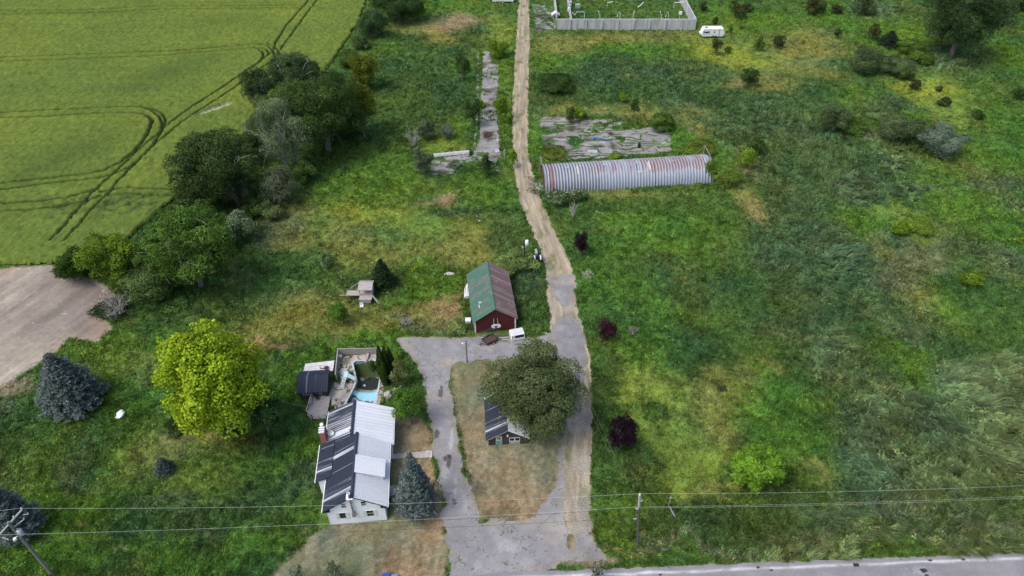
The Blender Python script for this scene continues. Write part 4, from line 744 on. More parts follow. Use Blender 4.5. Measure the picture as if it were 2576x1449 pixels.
def boat():
    X,Y=G(1177,752);t=thing('rowing_boat','white upturned boat lying against the left wall of the barn','boat',(X,Y,.0),R_(4))
    m=MB();secs=[];n=9
    for i in range(n):
        v=i/(n-1);wd=.62*(1-max(0,(v-.45)/.55)**2.2)+.01;ht=.62-.05*v;secs.append([( -wd,v*3.4,.05),(-wd*.85,v*3.4,.05+ht*.7),(-wd*.3,v*3.4,.05+ht),(wd*.3,v*3.4,.05+ht),(wd*.85,v*3.4,.05+ht*.7),(wd,v*3.4,.05)])
    vs=[p for s in secs for p in s];fs=[(i*6+j,i*6+j+1,(i+1)*6+j+1,(i+1)*6+j) for i in range(n-1) for j in range(5)]+[(0,1,2,3,4,5)]
    m.add(vs,fs);m.build('hull',M['white'],t)
    for x in(-.35,0,.35):
        q=MB();q.box(x-.03,x+.03,.05,2.4,.66,.72);q.build('strake',M['galv'],t)
boat()
def smallbox(name,label,cat,px,py,w_,d_,h_,mat,lidmat,rz=0,legs=False):
    X,Y=G(px,py);t=thing(name,label,cat,(X,Y,0),rz);m=MB();m.box(-w_/2,w_/2,-d_/2,d_/2,.08,h_);m.build('body',mat,t,bevel=.02)
    m=MB();m.box(-w_/2-.03,w_/2+.03,-d_/2-.03,d_/2+.03,h_+.002,h_+.06);m.box(-w_*.3,w_*.3,-d_*.3,d_*.3,h_+.062,h_+.09);m.build('lid',lidmat,t,bevel=.015)
    for sx in(-1,1):
        q=MB();q.box(sx*w_*.4-.04,sx*w_*.4+.04,-d_/2+.02,d_/2-.02,0,.08);q.build('foot',M['greywood'],t)
    return t
smallbox('chest_cooler','pale blue-white square box beside the front left corner of the barn','box',1178,812,.85,.85,.7,plain('pale blue plastic',(.5,.6,.63)),M['white'],.05)
# ------------------------------------------------------------------ dark outbuilding under the big tree
def cottage():
    w_,L=5.4,7.4;h=thing('outbuilding','dark sided outbuilding with a charcoal metal roof and teal door under the big tree','outbuilding',(-3.25,59.2,0),R_(3.5))
    m=MB();m.prismy([(0,0),(w_,0),(w_,1.6),(w_/2,3.35),(0,1.6)],0,L);m.build('wall',M['darkwood'],h)
    k=1.75/(w_/2);zr=3.46;o=.3;ze=zr-k*(w_/2+o)
    slope('roof',(w_/2,-.35,zr),(w_/2,L+.3,zr),(-o,L+.3,ze),(-o,-.35,ze),M['roof_dark'],h)
    slope('roof',(w_/2+.01,-.35,zr),(w_/2+.01,L+.3,zr),(w_+o,L+.3,ze),(w_+o,-.35,ze),M['roof_white2'],h)
    m=MB();m.hexa([(-.3,-.37,ze-.12),(w_/2,-.37,zr-.12),(w_/2,-.352,zr-.12),(-.3,-.352,ze-.12)],[(-.3,-.37,ze),(w_/2,-.37,zr),(w_/2,-.352,zr),(-.3,-.352,ze)]);m.build('bargeboard',M['greywood'],h)
    d=MB();d.box(1.1,1.85,-.05,-.003,.02,.95);dd=d.build('door',plain('teal door paint',(.10,.34,.30)),h)
    q=MB();q.box(1.1,1.85,-.05,-.003,.955,1.95);q.box(1.05,1.1,-.055,-.002,0,1.98);q.box(1.85,1.9,-.055,-.002,0,1.98);q.build('upper_panel',plain('cream door paint',(.52,.48,.40)),dd)
    for x in(1.28,1.52):
        q=MB();q.box(x,x+.17,-.058,-.0505,1.25,1.65);q.build('pane',M['greyglass'],dd)
    window(h,2.95,3.55,.75,1.4,0,'y','white','glass',(0,0),None,.08);window(h,3.68,4.28,.75,1.4,0,'y','white','glass',(0,0),None,.06)
    q=MB();q.box(2.9,4.35,-.04,-.003,.08,.66);q.build('lower_panel',M['galv'],h)
    q=MB();q.box(2.55,2.75,-.25,-.003,1.95,2.15);q.build('wall_lamp',M['white'],h)
    q=MB();q.box(-.02,.06,-.06,-.003,0,1.45);q.build('corner_board',M['greywood'],h)
    q=MB();q.box(.2,.65,-.03,-.003,1.35,1.5);q.build('name_board',M['galv'],h)
    g=MB();g.prismx([(2.0,1.9),(3.6,1.9),(2.8,2.9)],w_/2+.6,w_+.2);dm=g.build('dormer',M['darkwood'],h)
    slope('dormer_roof',(w_/2+.4,2.8,3.05),(w_+.4,2.8,3.05),(w_+.4,1.8,1.95),(w_/2+.4,1.8,1.95),M['roof_white2'],dm)
    slope('dormer_roof',(w_/2+.4,2.81,3.05),(w_+.4,2.81,3.05),(w_+.4,3.8,1.95),(w_/2+.4,3.8,1.95),M['roof_white2'],dm)
    c_,s_=math.cos(R_(3.5)),math.sin(R_(3.5));CLEAR.append([(-3.25+x*c_-y*s_,59.2+x*s_+y*c_) for x,y in((0,0),(w_,0),(w_,L),(0,L))])
cottage()
# ------------------------------------------------------------------ corrugated arch shed
def quonset():
    L,Rr=34.74,3.9;rz=math.atan2(4.0,34.51);h=thing('arch_shed','long corrugated steel arch shed streaked with rust','shed',(6.85,120.98,0),rz)
    NR=56;nu=NR*6;nv=40;us=np.linspace(0,L,nu+1);A=np.linspace(0,math.pi,nv+1)
    ph=us/L*NR*2*math.pi;r=Rr+.13*np.sign(np.sin(ph))*np.abs(np.sin(ph))**.7
    U,AA=np.meshgrid(us,A,indexing='ij');RR=np.repeat(r[:,None],nv+1,1)
    V=np.stack([U,Rr-RR*np.cos(AA),RR*np.sin(AA)],-1).reshape(-1,3)
    i,j=np.meshgrid(np.arange(nu),np.arange(nv),indexing='ij');a=(i*(nv+1)+j).ravel();F=np.stack([a,a+1,a+nv+2,a+nv+1],1)
    x=U.ravel();t=AA.ravel();rib=np.floor(x/L*NR);rr=_h(rib.astype(int),rib.astype(int)*3,5);n=fbm(x*1.6,t*1.2,4,301);n2=fbm(x*.12,t*.6,3,302)
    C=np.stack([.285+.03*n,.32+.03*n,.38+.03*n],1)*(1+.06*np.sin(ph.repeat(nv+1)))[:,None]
    zone=np.clip((t-.62)/.5,0,1)*np.clip((x-7)/4,0,1)                      # rust bites the upper part, away from the left end
    rust=np.clip((zone*(.80+.42*rr+.25*n2)+.45*n-.50)*3.2,0,.95)*(np.sin(ph.repeat(nv+1))<.55)
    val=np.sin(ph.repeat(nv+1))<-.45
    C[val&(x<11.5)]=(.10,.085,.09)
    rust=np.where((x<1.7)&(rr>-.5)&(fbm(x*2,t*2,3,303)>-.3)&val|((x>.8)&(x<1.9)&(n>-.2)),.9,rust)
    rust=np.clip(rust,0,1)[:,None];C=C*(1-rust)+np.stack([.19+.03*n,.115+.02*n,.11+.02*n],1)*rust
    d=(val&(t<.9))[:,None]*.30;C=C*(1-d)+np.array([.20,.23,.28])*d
    m=(np.abs(x-22.6)<.09)&(t<1.3);C[m]*=.35
    pl=(((x>6.7)&(x<7.2))|((x>21.3)&(x<21.9)))&(t>.95)&(t<1.5);C[pl]=(.42,.41,.36)
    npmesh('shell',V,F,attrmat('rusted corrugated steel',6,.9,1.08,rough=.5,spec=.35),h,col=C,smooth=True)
    arch=[(Rr-(Rr-.1)*math.cos(a),(Rr-.1)*math.sin(a)) for a in np.linspace(0,math.pi,25)]
    for x0 in(.12,L-.18):
        m=MB();m.prismx(arch,x0,x0+.06);m.build('end_wall',M['steelrust'],h)
    for x0,bk in((-.12,4.3),(L+.12,4.6)):
        m=MB();P=[(x0,-.15,0),(x0,-.15,1.9),(x0,1.6,3.55),(x0,Rr,4.2),(x0,7.5,bk)]
        for p,q in zip(P[:-1],P[1:]):m.bar(p,q,.05,.12)
        m.bar((x0,7.5,bk),(x0,7.7,0),.10,.10);m.bar((x0,7.5,bk),(x0+(2.4 if x0<1 else -2.9),5.2,3.75),.025,.025);m.build('end_frame',M['galv'],h)
    for x0 in(4.7,12.2,18.9,26.7):
        q=MB();q.tube([(x0,Rr-1.0,3.7),(x0,Rr-1.0,4.2)],.11,8);q.dome((x0,Rr-1.0,4.2),.2,8,3,.6);q.build('roof_vent',M['galv'],h)
    q=MB();q.box(19.2,19.7,1.3,1.5,2.9,3.1);q.build('patch_plate',M['white'],h)
    c_,s_=math.cos(rz),math.sin(rz);CLEAR.append([(6.85+x*c_-y*s_,120.98+x*s_+y*c_) for x,y in((0,0),(L,0),(L,2*Rr),(0,2*Rr))])
quonset()
# ------------------------------------------------------------------ roofless concrete enclosure
def cwallmat():
    t=NT('stained concrete wall');n=t.noise(1.1,5,stretch=(1.6,1.6,.18));c=t.ramp(n,[(.3,(.25,.25,.25)),(.5,(.42,.43,.44)),(.75,(.52,.53,.54))])
    g=t.noise(5,4);c=t.mix(1.0,c,t.ramp(g,[(.3,.82),(.7,1.1)]),'MULTIPLY');return t.fin(c,.9)
M['concwall']=cwallmat()
def enclosure():
    x0,x1,y0,y1,hh,th=0,40.7,0,25.5,3.2,.38;h=thing('concrete_enclosure','roofless pale concrete walled enclosure overgrown with weeds inside','enclosure',(13.3,208,0))
    m=MB();m.box(x0,x1,y0,y0+th,0,hh);m.build('wall',M['concwall'],h)
    m=MB();m.box(x1-th,x1,y0+th+.002,y1,0,hh-.003);m.build('wall',M['concwall'],h)
    m=MB();m.box(x0,x1-th-.002,y1-th,y1,0,hh+.2);m.build('wall',M['concwall'],h)
    m=MB();m.box(x0,x0+th,y0+7,y1-th-.002,0,2.2);m.build('wall',M['concwall'],h)
    m=MB();m.box(4.2,4.45,y0+th+.01,y1-th-.01,0,2.5);m.build('partition',M['concwall'],h)
    for i in range(8):
        x=3.5+i*4.68;q=MB();q.box(x,x+.45,-.28,-.002,0,hh-.1);q.build('pilaster',M['concwall'],h)
    for i in range(5):
        y=3+i*4.6;q=MB();q.box(x1+.002,x1+.45,y,y+.45,0,hh-.4);q.build('pilaster',M['concwall'],h)
    for i in range(11):
        x=5+i*3.4;q=MB();q.box(x,x+.3,y1-th-.2,y1-th-.002,0,hh);q.build('pilaster',M['concwall'],h)
    CLEAR.append([(13.3,208),(54,208),(54,208.4),(13.3,208.4)])
enclosure()
M['dullpipe']=plain('dull white pipe',(.46,.49,.45))
def vents():
    grp='white pipes standing inside the concrete enclosure'
    defs=[(545,1,'bent over to the left into a hook'),(755,2,'leaning to the left'),(1015,3,'curved over as an arch'),(1200,4,'with a round flared top'),(1580,2,'short and narrow, fifth along the front wall'),(1665,3,'curved, second from the right'),(1825,5,'with a square cap, nearest the right wall')]
    for zx,k,d in defs:
        X,Y=FZ(zx,255,2040,0,3.578,3.0);Y=209.6;t=thing('vent_pipe','white pipe '+d+' behind the front wall','pipe',(X,Y,0),0,grp)
        m=MB();r=.11
        if k==1:pth=[(0,0,0),(0,0,4.6),(-.5,0,4.75),(-2.2,0,4.7),(-2.7,0,4.1),(-3.1,0,3.9),(-3.5,0,4.5)]
        elif k==2:pth=[(0,0,0),(0,0,3.4),(-.3,0,4.2),(-.55,0,4.8)]
        elif k==3:pth=[(0,0,0),(.2,0,4.0),(0,0,4.7),(-.35,0,4.7),(-.55,0,4.0),(-.6,0,3.4)]
        elif k==4:pth=[(0,0,0),(0,0,4.1),(.25,0,4.9)]
        else:pth=[(0,0,0),(0,0,4.0)]
        m.tube(pth,r,8);m.build('pipe',M['dullpipe'],t)
        q=MB()
        if k==5:q.box(-.35,.5,-.2,.2,4.0,4.9)
        else:q.tube([pth[-1],(pth[-1][0],0,pth[-1][2]+.12)],r*1.5,8)
        q.build('cap',M['porcelain'],t)
    for zx,zy,d in((450,115,'pale square hatch box among the weeds at the left of the enclosure'),):
        X,Y=FZ(zx,zy,2040,0,3.578,0);t=smallbox('hatch_box',d,'box',(2040+zx/3.578)/1.4907,(zy/3.578)/1.4907,1.5,1.2,1.3,plain('pale green grey metal',(.3,.36,.33)),M['galv'])
    for zx,L,d in((845,1.6,'short bent white pipe in the middle of the weeds'),(1290,1.7,'thin white pipe leaning in the middle of the weeds'),(1740,4.2,'long white pipe lying level near the far right corner')):
        X,Y=FZ(zx,110,2040,0,3.578,0);t=thing('pipe',d,'pipe',(X,Y,0));m=MB();m.tube([(0,0,0),(0,0,1.7),(L,0,2.0)] if L<1.7 or L>3 else [(-.8,0,.3),(0,0,.9),(.9,0,1.9)],.12,8);m.build('pipe',M['porcelain'],t);q=MB();q.tube([(0,0,.6),(0,0,.9)],.18,8);q.build('collar',M['galv'],t)
vents()
def barrels():
    for i,(zx,zy,c,lab) in enumerate(((345,30,(.12,.36,.55),'blue plastic barrel at the back of the row inside the enclosure'),(350,65,(.7,.72,.74),'second barrel from the back, white, inside the enclosure'),(343,110,(.68,.7,.72),'third barrel from the back, white, inside the enclosure'),(337,150,(.72,.74,.76),'front white barrel of the row inside the enclosure'))):
        X,Y=FZ(zx,zy+12,2040,0,3.578,0);t=thing('barrel',lab,'barrel',(X,Y,0),0,'barrels along the partition')
        m=MB();m.tube([(0,0,0),(0,0,.4),(0,0,1.1),(0,0,1.5)],[.5,.55,.55,.45],14);m.build('drum',plain('barrel paint',c),t,True)
        q=MB();q.torus((0,0,1.0),.55,.03,'z',14,5);q.torus((0,0,.45),.55,.03,'z',14,5);q.build('hoop',M['black'],t)
barrels()
def hut():
    X,Y=FZ(155,232,2040,0,3.578,0);t=thing('cupola','small white gabled hut on the ground by the broken paving','hut',(X,Y,0))
    m=MB();m.prismy([(-.9,0),(.9,0),(.9,.8),(0,1.5),(-.9,.8)],-.6,.9);m.build('wall',M['galv'],t)
    for s_ in(-1,1):
        q=MB();q.hexa([(0,-.9,1.66),(s_*1.25,-.9,.75),(s_*1.25,1.1,.75),(0,1.1,1.66)],[(0,-.9,1.78),(s_*1.25,-.9,.87),(s_*1.25,1.1,.87),(0,1.1,1.78)]);q.build('roof_panel',M['white'],t)
    q=MB();q.box(-.4,.4,-.63,-.602,.05,.7);q.build('louvre',M['black'],t)
hut()
# ------------------------------------------------------------------ caravan and the trailer at the top edge
M['rvwhite']=plain('caravan white',(.74,.77,.78),.45,v=.04)
def caravan():
    L,Wd,H_=6.6,2.3,2.75;t=thing('caravan','white travel trailer with a dark front window parked in the grass right of the enclosure','caravan',(54.5,201.9,0),R_(0))
    m=MB();pr=[(.25,.45),(L-.35,.45),(L-.02,1.0),(L,1.6),(L-.35,2.5),(L-.6,H_),(.8,H_),(.35,2.55),(0,1.5),(0,.9)]
    m.prismy(pr,0,Wd);m.build('body',M['rvwhite'],t,bevel=.12)
    for z in(1.02,2.28):
        q=MB();q.box(.15,L-.15,-.012,-.001,z,z+.05);q.build('stripe',M['greyglass'],t)
    window(t,.95,1.75,1.5,1.95,0,'y','galv','glass',(0,0),None,.04);window(t,.45,.85,1.45,2.0,0,'y','galv','greyglass',(0,2),None,.03);window(t,1.85,2.25,1.45,2.0,0,'y','galv','greyglass',(0,2),None,.03);window(t,3.35,3.75,1.65,1.95,0,'y','galv','glass',(0,0),None,.04)
    q=MB();q.box(4.95,5.08,-.06,-.002,.5,2.7);q.build('awning_arm',M['greyglass'],t)
    q=MB();q.box(5.1,5.7,-.02,-.001,.6,2.2);q.build('door',M['rvwhite'],t)
    for x in(3.3,4.1):
        q=MB();q.torus((x,-.0,.33),.24,.1,'x',18,8);o=q.build('tyre',M['tyre'],t);o.rotation_euler=(0,0,0)
        o.data.transform(__import__('mathutils').Matrix.Translation((x,0.02,0))@__import__('mathutils').Matrix.Rotation(math.pi/2,4,'Z')@__import__('mathutils').Matrix.Translation((-x,0,0)))
    q=MB();q.box(3.0,4.45,-.03,-.002,.5,.72);q.build('wheel_arch',M['greyglass'],t)
    q=MB();q.box(1.0,1.45,.7,1.15,H_+.001,H_+.2);q.box(1.5,1.9,.95,1.25,H_+.001,H_+.1);q.build('roof_vent',M['black'],t)
    q=MB();q.box(3.8,4.5,1.0,1.5,H_+.001,H_+.15);q.build('roof_hatch',M['white'],t)
    q=MB();q.bar((L-.2,.7,.5),(L+1.2,1.15,.45),.09);q.bar((L-.2,1.6,.5),(L+1.2,1.15,.45),.09);q.tube([(L+1.1,1.15,0),(L+1.1,1.15,.6)],.04,6);q.build('drawbar',M['galv'],t)
    q=MB();q.tube([(-.15,.6,1.2),(-.15,1.7,1.2)],.3,10);q.build('spare_wheel',M['white'],t)
    CLEAR.append([(54.6,202),(61,202),(61,204.2),(54.6,204.2)])
caravan()
def stock():
    X,Y=G(1239,8.5);X2,_=G(1292,8.5);L=X2-X;t=thing('box_trailer','long white trailer with two axles at the top edge left of the straw track','trailer',(X,Y,0))
    m=MB();m.prismy([(0,.55),(L,.55),(L,2.6),(L-.3,2.9),(.3,2.9),(0,2.6)],0,2.4);m.build('body',M['rvwhite'],t,bevel=.06)
    q=MB();q.box(.1,L-.1,-.02,-.002,1.05,1.15);q.box(.1,L-.1,-.02,-.002,2.0,2.06);q.build('stripe',M['greyglass'],t)
    import mathutils as mu
    for x in(L*.36,L*.48):
        q=MB();q.torus((0,0,.34),.26,.1,'y',18,8);o=q.build('tyre',M['tyre'],t);o.location=(x,-.02,0)
        q=MB();q.tube([(x,-.1,.34),(x,.02,.34)],.17,10);q.build('rim',M['white'],t)
    for x in(.8,L-.5):
        q=MB();q.box(x,x+.12,-.1,.02,0,.8);q.build('jack_leg',M['white'],t)
    CLEAR.append([(X,Y),(X+L,Y),(X+L,Y+2.4),(X,Y+2.4)])
stock()
# ------------------------------------------------------------------ yard: truck cap, flat trailer, tractor
def truckcap():
    t=thing('truck_cap','white camper cap with a long dark side window beside the barn','truck cap',(-.05,79.05,0),R_(15))
    Lc,Wc=2.2,1.7
    b=[(0,0,.12),(Lc,0,.12),(Lc,Wc,.12),(0,Wc,.12)];mid=[(0,-.02,.55),(Lc,-.02,.55),(Lc,Wc+.02,.55),(0,Wc+.02,.55)];tp=[(-.02,.22,1.2),(Lc-.05,.22,1.2),(Lc-.05,Wc-.15,1.25),(-.02,Wc-.15,1.25)]
    m=MB();m.hexa(b,mid);m.hexa([(x,y,.552) for x,y,z in mid],tp);m.build('shell',M['white'],t,bevel=.06)
    def on(x0,x1,z0,z1,mat,nm):
        y=lambda z:-.02+(z-.55)/.65*.24-.012
        q=MB();q.hexa([(x0,y(z0),z0),(x1,y(z0),z0),(x1,y(z0)+.02,z0),(x0,y(z0)+.02,z0)],[(x0,y(z1),z1),(x1,y(z1),z1),(x1,y(z1)+.02,z1),(x0,y(z1)+.02,z1)]);q.build(nm,mat,t)
    on(.55,2.08,.62,1.05,M['glass'],'window');on(.12,.24,.62,1.03,M['glass'],'window');on(.34,.46,.62,1.03,M['glass'],'window')
    q=MB()
    for i in range(5):q.box(.1,Lc-.2,.4+i*.24,.43+i*.24,1.22,1.275)
    q.build('roof_rib',M['galv'],t)
    for x in(.3,1.8):
        q=MB();q.box(x,x+.12,.05,Wc-.05,0,.12);q.build('timber',M['greywood'],t)
truckcap()
def flattrailer():
    import mathutils as mu
    P=[FZ(*p,1730,1140,7.247,.5) for p in((570,970),(830,845),(990,930),(720,1095))];cx=sum(p[0] for p in P)/4;cy=sum(p[1] for p in P)/4
    t=thing('utility_trailer','brown flat utility trailer standing on the asphalt in front of the barn','trailer',(cx,cy,0),R_(33))
    m=MB();m.box(-.98,.98,-.68,.68,.44,.5);m.build('deck',weathered('brown deck plywood',(.06,.036,.034),(.095,.06,.054),2,.8),t)
    for nm,bx in(('side_rail',(-1.05,1.05,-.75,-.69,.40,.66)),('side_rail',(-1.05,1.05,.69,.75,.40,.66)),('end_rail',(-1.05,-.99,-.685,.685,.40,.62)),('end_rail',(.99,1.05,-.685,.685,.40,.62))):
        q=MB();q.box(*bx);q.build(nm,M['black'],t)
    for y in(-.86,.86):
        q=MB();q.torus((0,0,0),.2,.075,'y',18,8);o=q.build('tyre',M['tyre'],t);o.location=(.15,y,.27);q=MB();q.tube([(0,-.05,0),(0,.05,0)],.14,12);r=q.build('rim',M['white'],t);r.location=(.15,y,.27)
        q=MB();q.box(-.15,.45,y-.09 if y<0 else y-.09,y+.09,.56,.6);q.build('mudguard',M['black'],t)
    q=MB();q.bar((-1.02,-.5,.42),(-1.75,0,.4),.07);q.bar((-1.02,.5,.42),(-1.75,0,.4),.07);q.bar((-1.7,0,.4),(-2.05,0,.4),.07);q.tube([(-1.7,0,0),(-1.7,0,.5)],.035,6);q.build('tongue',M['black'],t)
flattrailer()
def tractor():
    t=thing('tractor','small old grey tractor with pale mudguards beside the track','tractor',(4.5,99.6,0),R_(6))
    m=MB();m.prismy([(-.24,.75),(.24,.75),(.24,1.2),(.14,1.32),(-.14,1.32),(-.24,1.2)],.35,1.75);m.build('bonnet',M['galv'],t,bevel=.03)
    m=MB();m.box(-.22,.22,1.751,1.8,.6,1.25);m.build('grille',M['black'],t)
    m=MB();m.box(-.2,.2,-.6,1.6,.42,.745);m.build('engine',M['black'],t)
    for s_ in(-1,1):
        q=MB();q.torus((0,0,0),.45,.16,'x',22,10);o=q.build('rear_wheel',M['tyre'],t);o.location=(s_*.68,-.35,.58);q=MB();q.tube([(-.06,0,0),(.06,0,0)],.34,14);r=q.build('rim',M['galv'],o);
        q=MB();q.torus((0,0,0),.24,.09,'x',16,8);o=q.build('front_wheel',M['tyre'],t);o.location=(s_*.6,1.45,.3)
        q=MB();pts=[(-.35+.72*math.cos(a),.58+.72*math.sin(a)) for a in np.linspace(.5,2.7,9)];
        pts=pts+[(-.35+.68*math.cos(a),.58+.68*math.sin(a)) for a in np.linspace(2.7,.5,9)];q.prismx(pts,s_*.52-.12,s_*.52+.12);q.build('mudguard',M['white'],t)
    q=MB();q.box(-.22,.22,-.55,-.15,.85,.93);q.box(-.22,.22,-.6,-.55,.85,1.15);q.build('seat',M['black'],t)
    q=MB();q.torus((0,0,0),.2,.02,'z',16,5);o=q.build('steering_wheel',M['black'],t);o.location=(0,.15,1.25);o.rotation_euler=(.6,0,0)
    q=MB();q.tube([(0,.5,.9),(0,.15,1.25)],.02,5);q.tube([(.15,.9,1.3),(.15,.9,1.8)],.035,6);q.build('exhaust',M['black'],t)
    q=MB();q.bar((-.6,1.45,.35),(.6,1.45,.35),.08);q.build('front_axle',M['black'],t)
tractor()
# ------------------------------------------------------------------ pool, deck, garden shed
def offset(P,d):
    P=np.array(P,float);n=len(P);out=[];A=sum(P[i][0]*P[(i+1)%n][1]-P[(i+1)%n][0]*P[i][1] for i in range(n));sg=1 if A>0 else -1
    for i in range(n):
        a=P[i]-P[i-1];b=P[(i+1)%n]-P[i];a/=np.linalg.norm(a);b/=np.linalg.norm(b);na=np.array([a[1],-a[0]])*sg;nb=np.array([b[1],-b[0]])*sg;k=na+nb;k/=np.dot(k,na)+1e-6;out.append(tuple(P[i]+k*d))
    return out
def pool():
    t=thing('swimming_pool','drained kidney shaped swimming pool with a light blue liner and murky water','swimming pool',(0,0,0))
    xs=np.arange(-24.4,-19.6,.09);ys=np.arange(66.3,75,.09);X,Y=np.meshgrid(xs,ys);x=X.ravel();y=Y.ravel();d=sdpoly(x,y,POOL)
    z=np.interp(y,[66.5,69.3,71.2,73.6,74.6],[-.85,-.95,-2.0,-2.0,-1.3]);z=z+.9*np.exp(d/.35)*np.clip((y-66)/3,0,1)*.6+.06*fbm(x*1.2,y*1.2,3,401)
    K2=(d<.08).reshape(X.shape);cell=K2[:-1,:-1]&K2[1:,:-1]&K2[:-1,1:]&K2[1:,1:];nc=len(xs);r,c=np.where(cell);a=r*nc+c;F=np.stack([a,a+1,a+nc+1,a+nc],1);u,inv=np.unique(F,return_inverse=True)
    n=fbm(x*.9,y*.9,4,402);yy=y+.45*n+.35*(x+22)*.25
    C=np.zeros((len(x),3));C[:]=(.10,.095,.07)
    C[yy>72.4]=(.13,.13,.115);C[yy<70.5]=(.36,.33,.28);C[yy<69.75]=(.30,.62,.74);m=(yy<68.0)|((fbm(x*1.3,y*1.3,4,403)>.42)&(yy<68.7));C[m]=(.14,.11,.09)
    m=(yy>71.7)&(n>-.1);C[m]=(.22,.23,.22);m=(d>-.5)&(x>-21.5)&(y<72.5);C[m]=(.34,.55,.72)
    m=(yy>72.9)|((x<-22.6)&(y>71));C[m]=(.05,.07,.025);m=(fbm(x*1.5,y*1.5,4,405)>.2)&(y>71)&(y<73.3);C[m]=(.34,.34,.32)
    npmesh('basin_floor',np.stack([x,y,z],1)[u],inv.reshape(F.shape),attrmat('pool floor',5,.85,1.1,rough=.7),t,col=C[u],smooth=True)
    P=POOL;m=MB();n=len(P);m.add([(a,b,-3.0) for a,b in P]+[(a,b,.12) for a,b in P],[(i,(i+1)%n,n+(i+1)%n,n+i) for i in range(n)])
    m.build('basin_wall',weathered('pale blue pool liner',(.20,.30,.36),(.36,.54,.68),1.2,.5,bump=0),t)
    O=offset(P,.26);m=MB();m.add([(a,b,.18) for a,b in P]+[(a,b,.18) for a,b in O]+[(a,b,.0) for a,b in O]+[(a,b,.02) for a,b in P],[(i,(i+1)%n,n+(i+1)%n,n+i) for i in range(n)]+[(n+i,n+(i+1)%n,2*n+(i+1)%n,2*n+i) for i in range(n)]+[(3*n+i,3*n+(i+1)%n,(i+1)%n,i) for i in range(n)]);m.build('coping',weathered('stained pool coping',(.38,.38,.37),(.56,.57,.56),2,.7),t)
    I=[p for p in offset(P,-.15) if 69.2<p[1]<73.0]
    Wp=[(-22.9,71.0),(-22.4,70.5),(-21.4,70.4),(-20.5,70.8),(-20.15,71.8),(-20.5,72.9),(-21.6,73.1),(-22.4,72.8),(-22.9,72.0)]
    m=MB();m.add([(a,b,-1.62) for a,b in Wp],[tuple(range(len(Wp)))]);m.build('water',NT('murky pool water').fin((.018,.022,.012),.08,0,.5),t)
    tag(t.children[0]) if False else None
pool()
def debris(name,label,cat,x,y,z,r,mat,sx=1,sy=1,sz=.6,seed=1,n=1):
    import mathutils as mu
    me=bpy.data.meshes.new(name);import bmesh
    bm=bmesh.new();bmesh.ops.create_icosphere(bm,subdivisions=3,radius=r)
    for v in bm.verts:
        k=1+.28*float(fbm(np.array([v.co.x*2.2/r+seed]),np.array([v.co.y*2.2/r+v.co.z*1.7/r]),3,seed)[0]);v.co=mu.Vector((v.co.x*k*sx,v.co.y*k*sy,v.co.z*k*sz))
    bm.to_mesh(me);bm.free();me.materials.append(mat);o=bpy.data.objects.new(name,me);COL.objects.link(o);o.location=(x,y,z);return tag(o,label,cat)
X,Y=G(868,999+0);
_p=FZ(1225,797,1080,1260,4.262,-1.6);debris('float','white round float lying in the murky pool water','float',_p[0],_p[1],-1.5,.2,M['white'],seed=3)
_p=FZ(1030,1035,1080,1260,4.262,-.9);debris('tarpaulin','crumpled blue and white plastic at the near left corner of the pool','tarpaulin',_p[0],_p[1],-.75,.38,plain('blue plastic',(.10,.14,.36)),1.3,.7,.5,seed=5)
_p=FZ(1590,940,1080,1260,4.262,0);debris('boulder','large pale rock beside the timber edging right of the pool','rock',_p[0],_p[1],.1,.75,M['conc2'],.75,1.2,.5,seed=8)
_p=FZ(1690,870,1080,1260,4.262,0);debris('boulder','smaller grey rock just up from the large pale rock by the pool','rock',_p[0],_p[1],.1,.5,M['conc2'],1.2,.8,.5,seed=9)
def timber():
    a=FZ(1580,1040,1080,1260,4.262,0);b=FZ(1890,740,1080,1260,4.262,0);m=MB();m.bar((a[0],a[1],.15),(b[0],b[1],.15),.16,.3)
    tag(m.build('timber_edging',M['greywood']),'long grey timber edging running diagonally beside the rock right of the pool','edging')
timber()
def fence_run(label,a,b,h_,name='board_fence'):
    dx,dy=b[0]-a[0],b[1]-a[1];L=math.hypot(dx,dy);t=thing(name,label,'fence',(a[0],a[1],0),math.atan2(dy,dx))
    m=MB();n=int(L/.16);
    for i in range(n):
        hh=h_+random.uniform(-.04,.03);m.box(i*.16,i*.16+.135,-.02,.02,.05,hh)
    m.build('boards',M['greywood2'],t)
    for z in(.35,h_-.25):
        q=MB();q.box(0,L,.021,.08,z,z+.09);q.build('rail',M['greywood'],t)
    q=MB();q.box(0,L,-.07,.07,h_+.035,h_+.08);q.build('cap_rail',M['greywood'],t)
    k=max(int(L/2),1)
    for i in range(k+1):
        q=MB();q.box(i*L/k-.05,i*L/k+.05,.081,.18,0,h_+.03);q.build('post',M['greywood'],t)
fence_run('grey board fence along the far side of the pool',(-26.73,76.15),(-19.9,76.35),1.35)
fence_run('grey board fence between the pool patio and the garden shed',(-26.78,76.1),(-26.2,70.9),1.3)
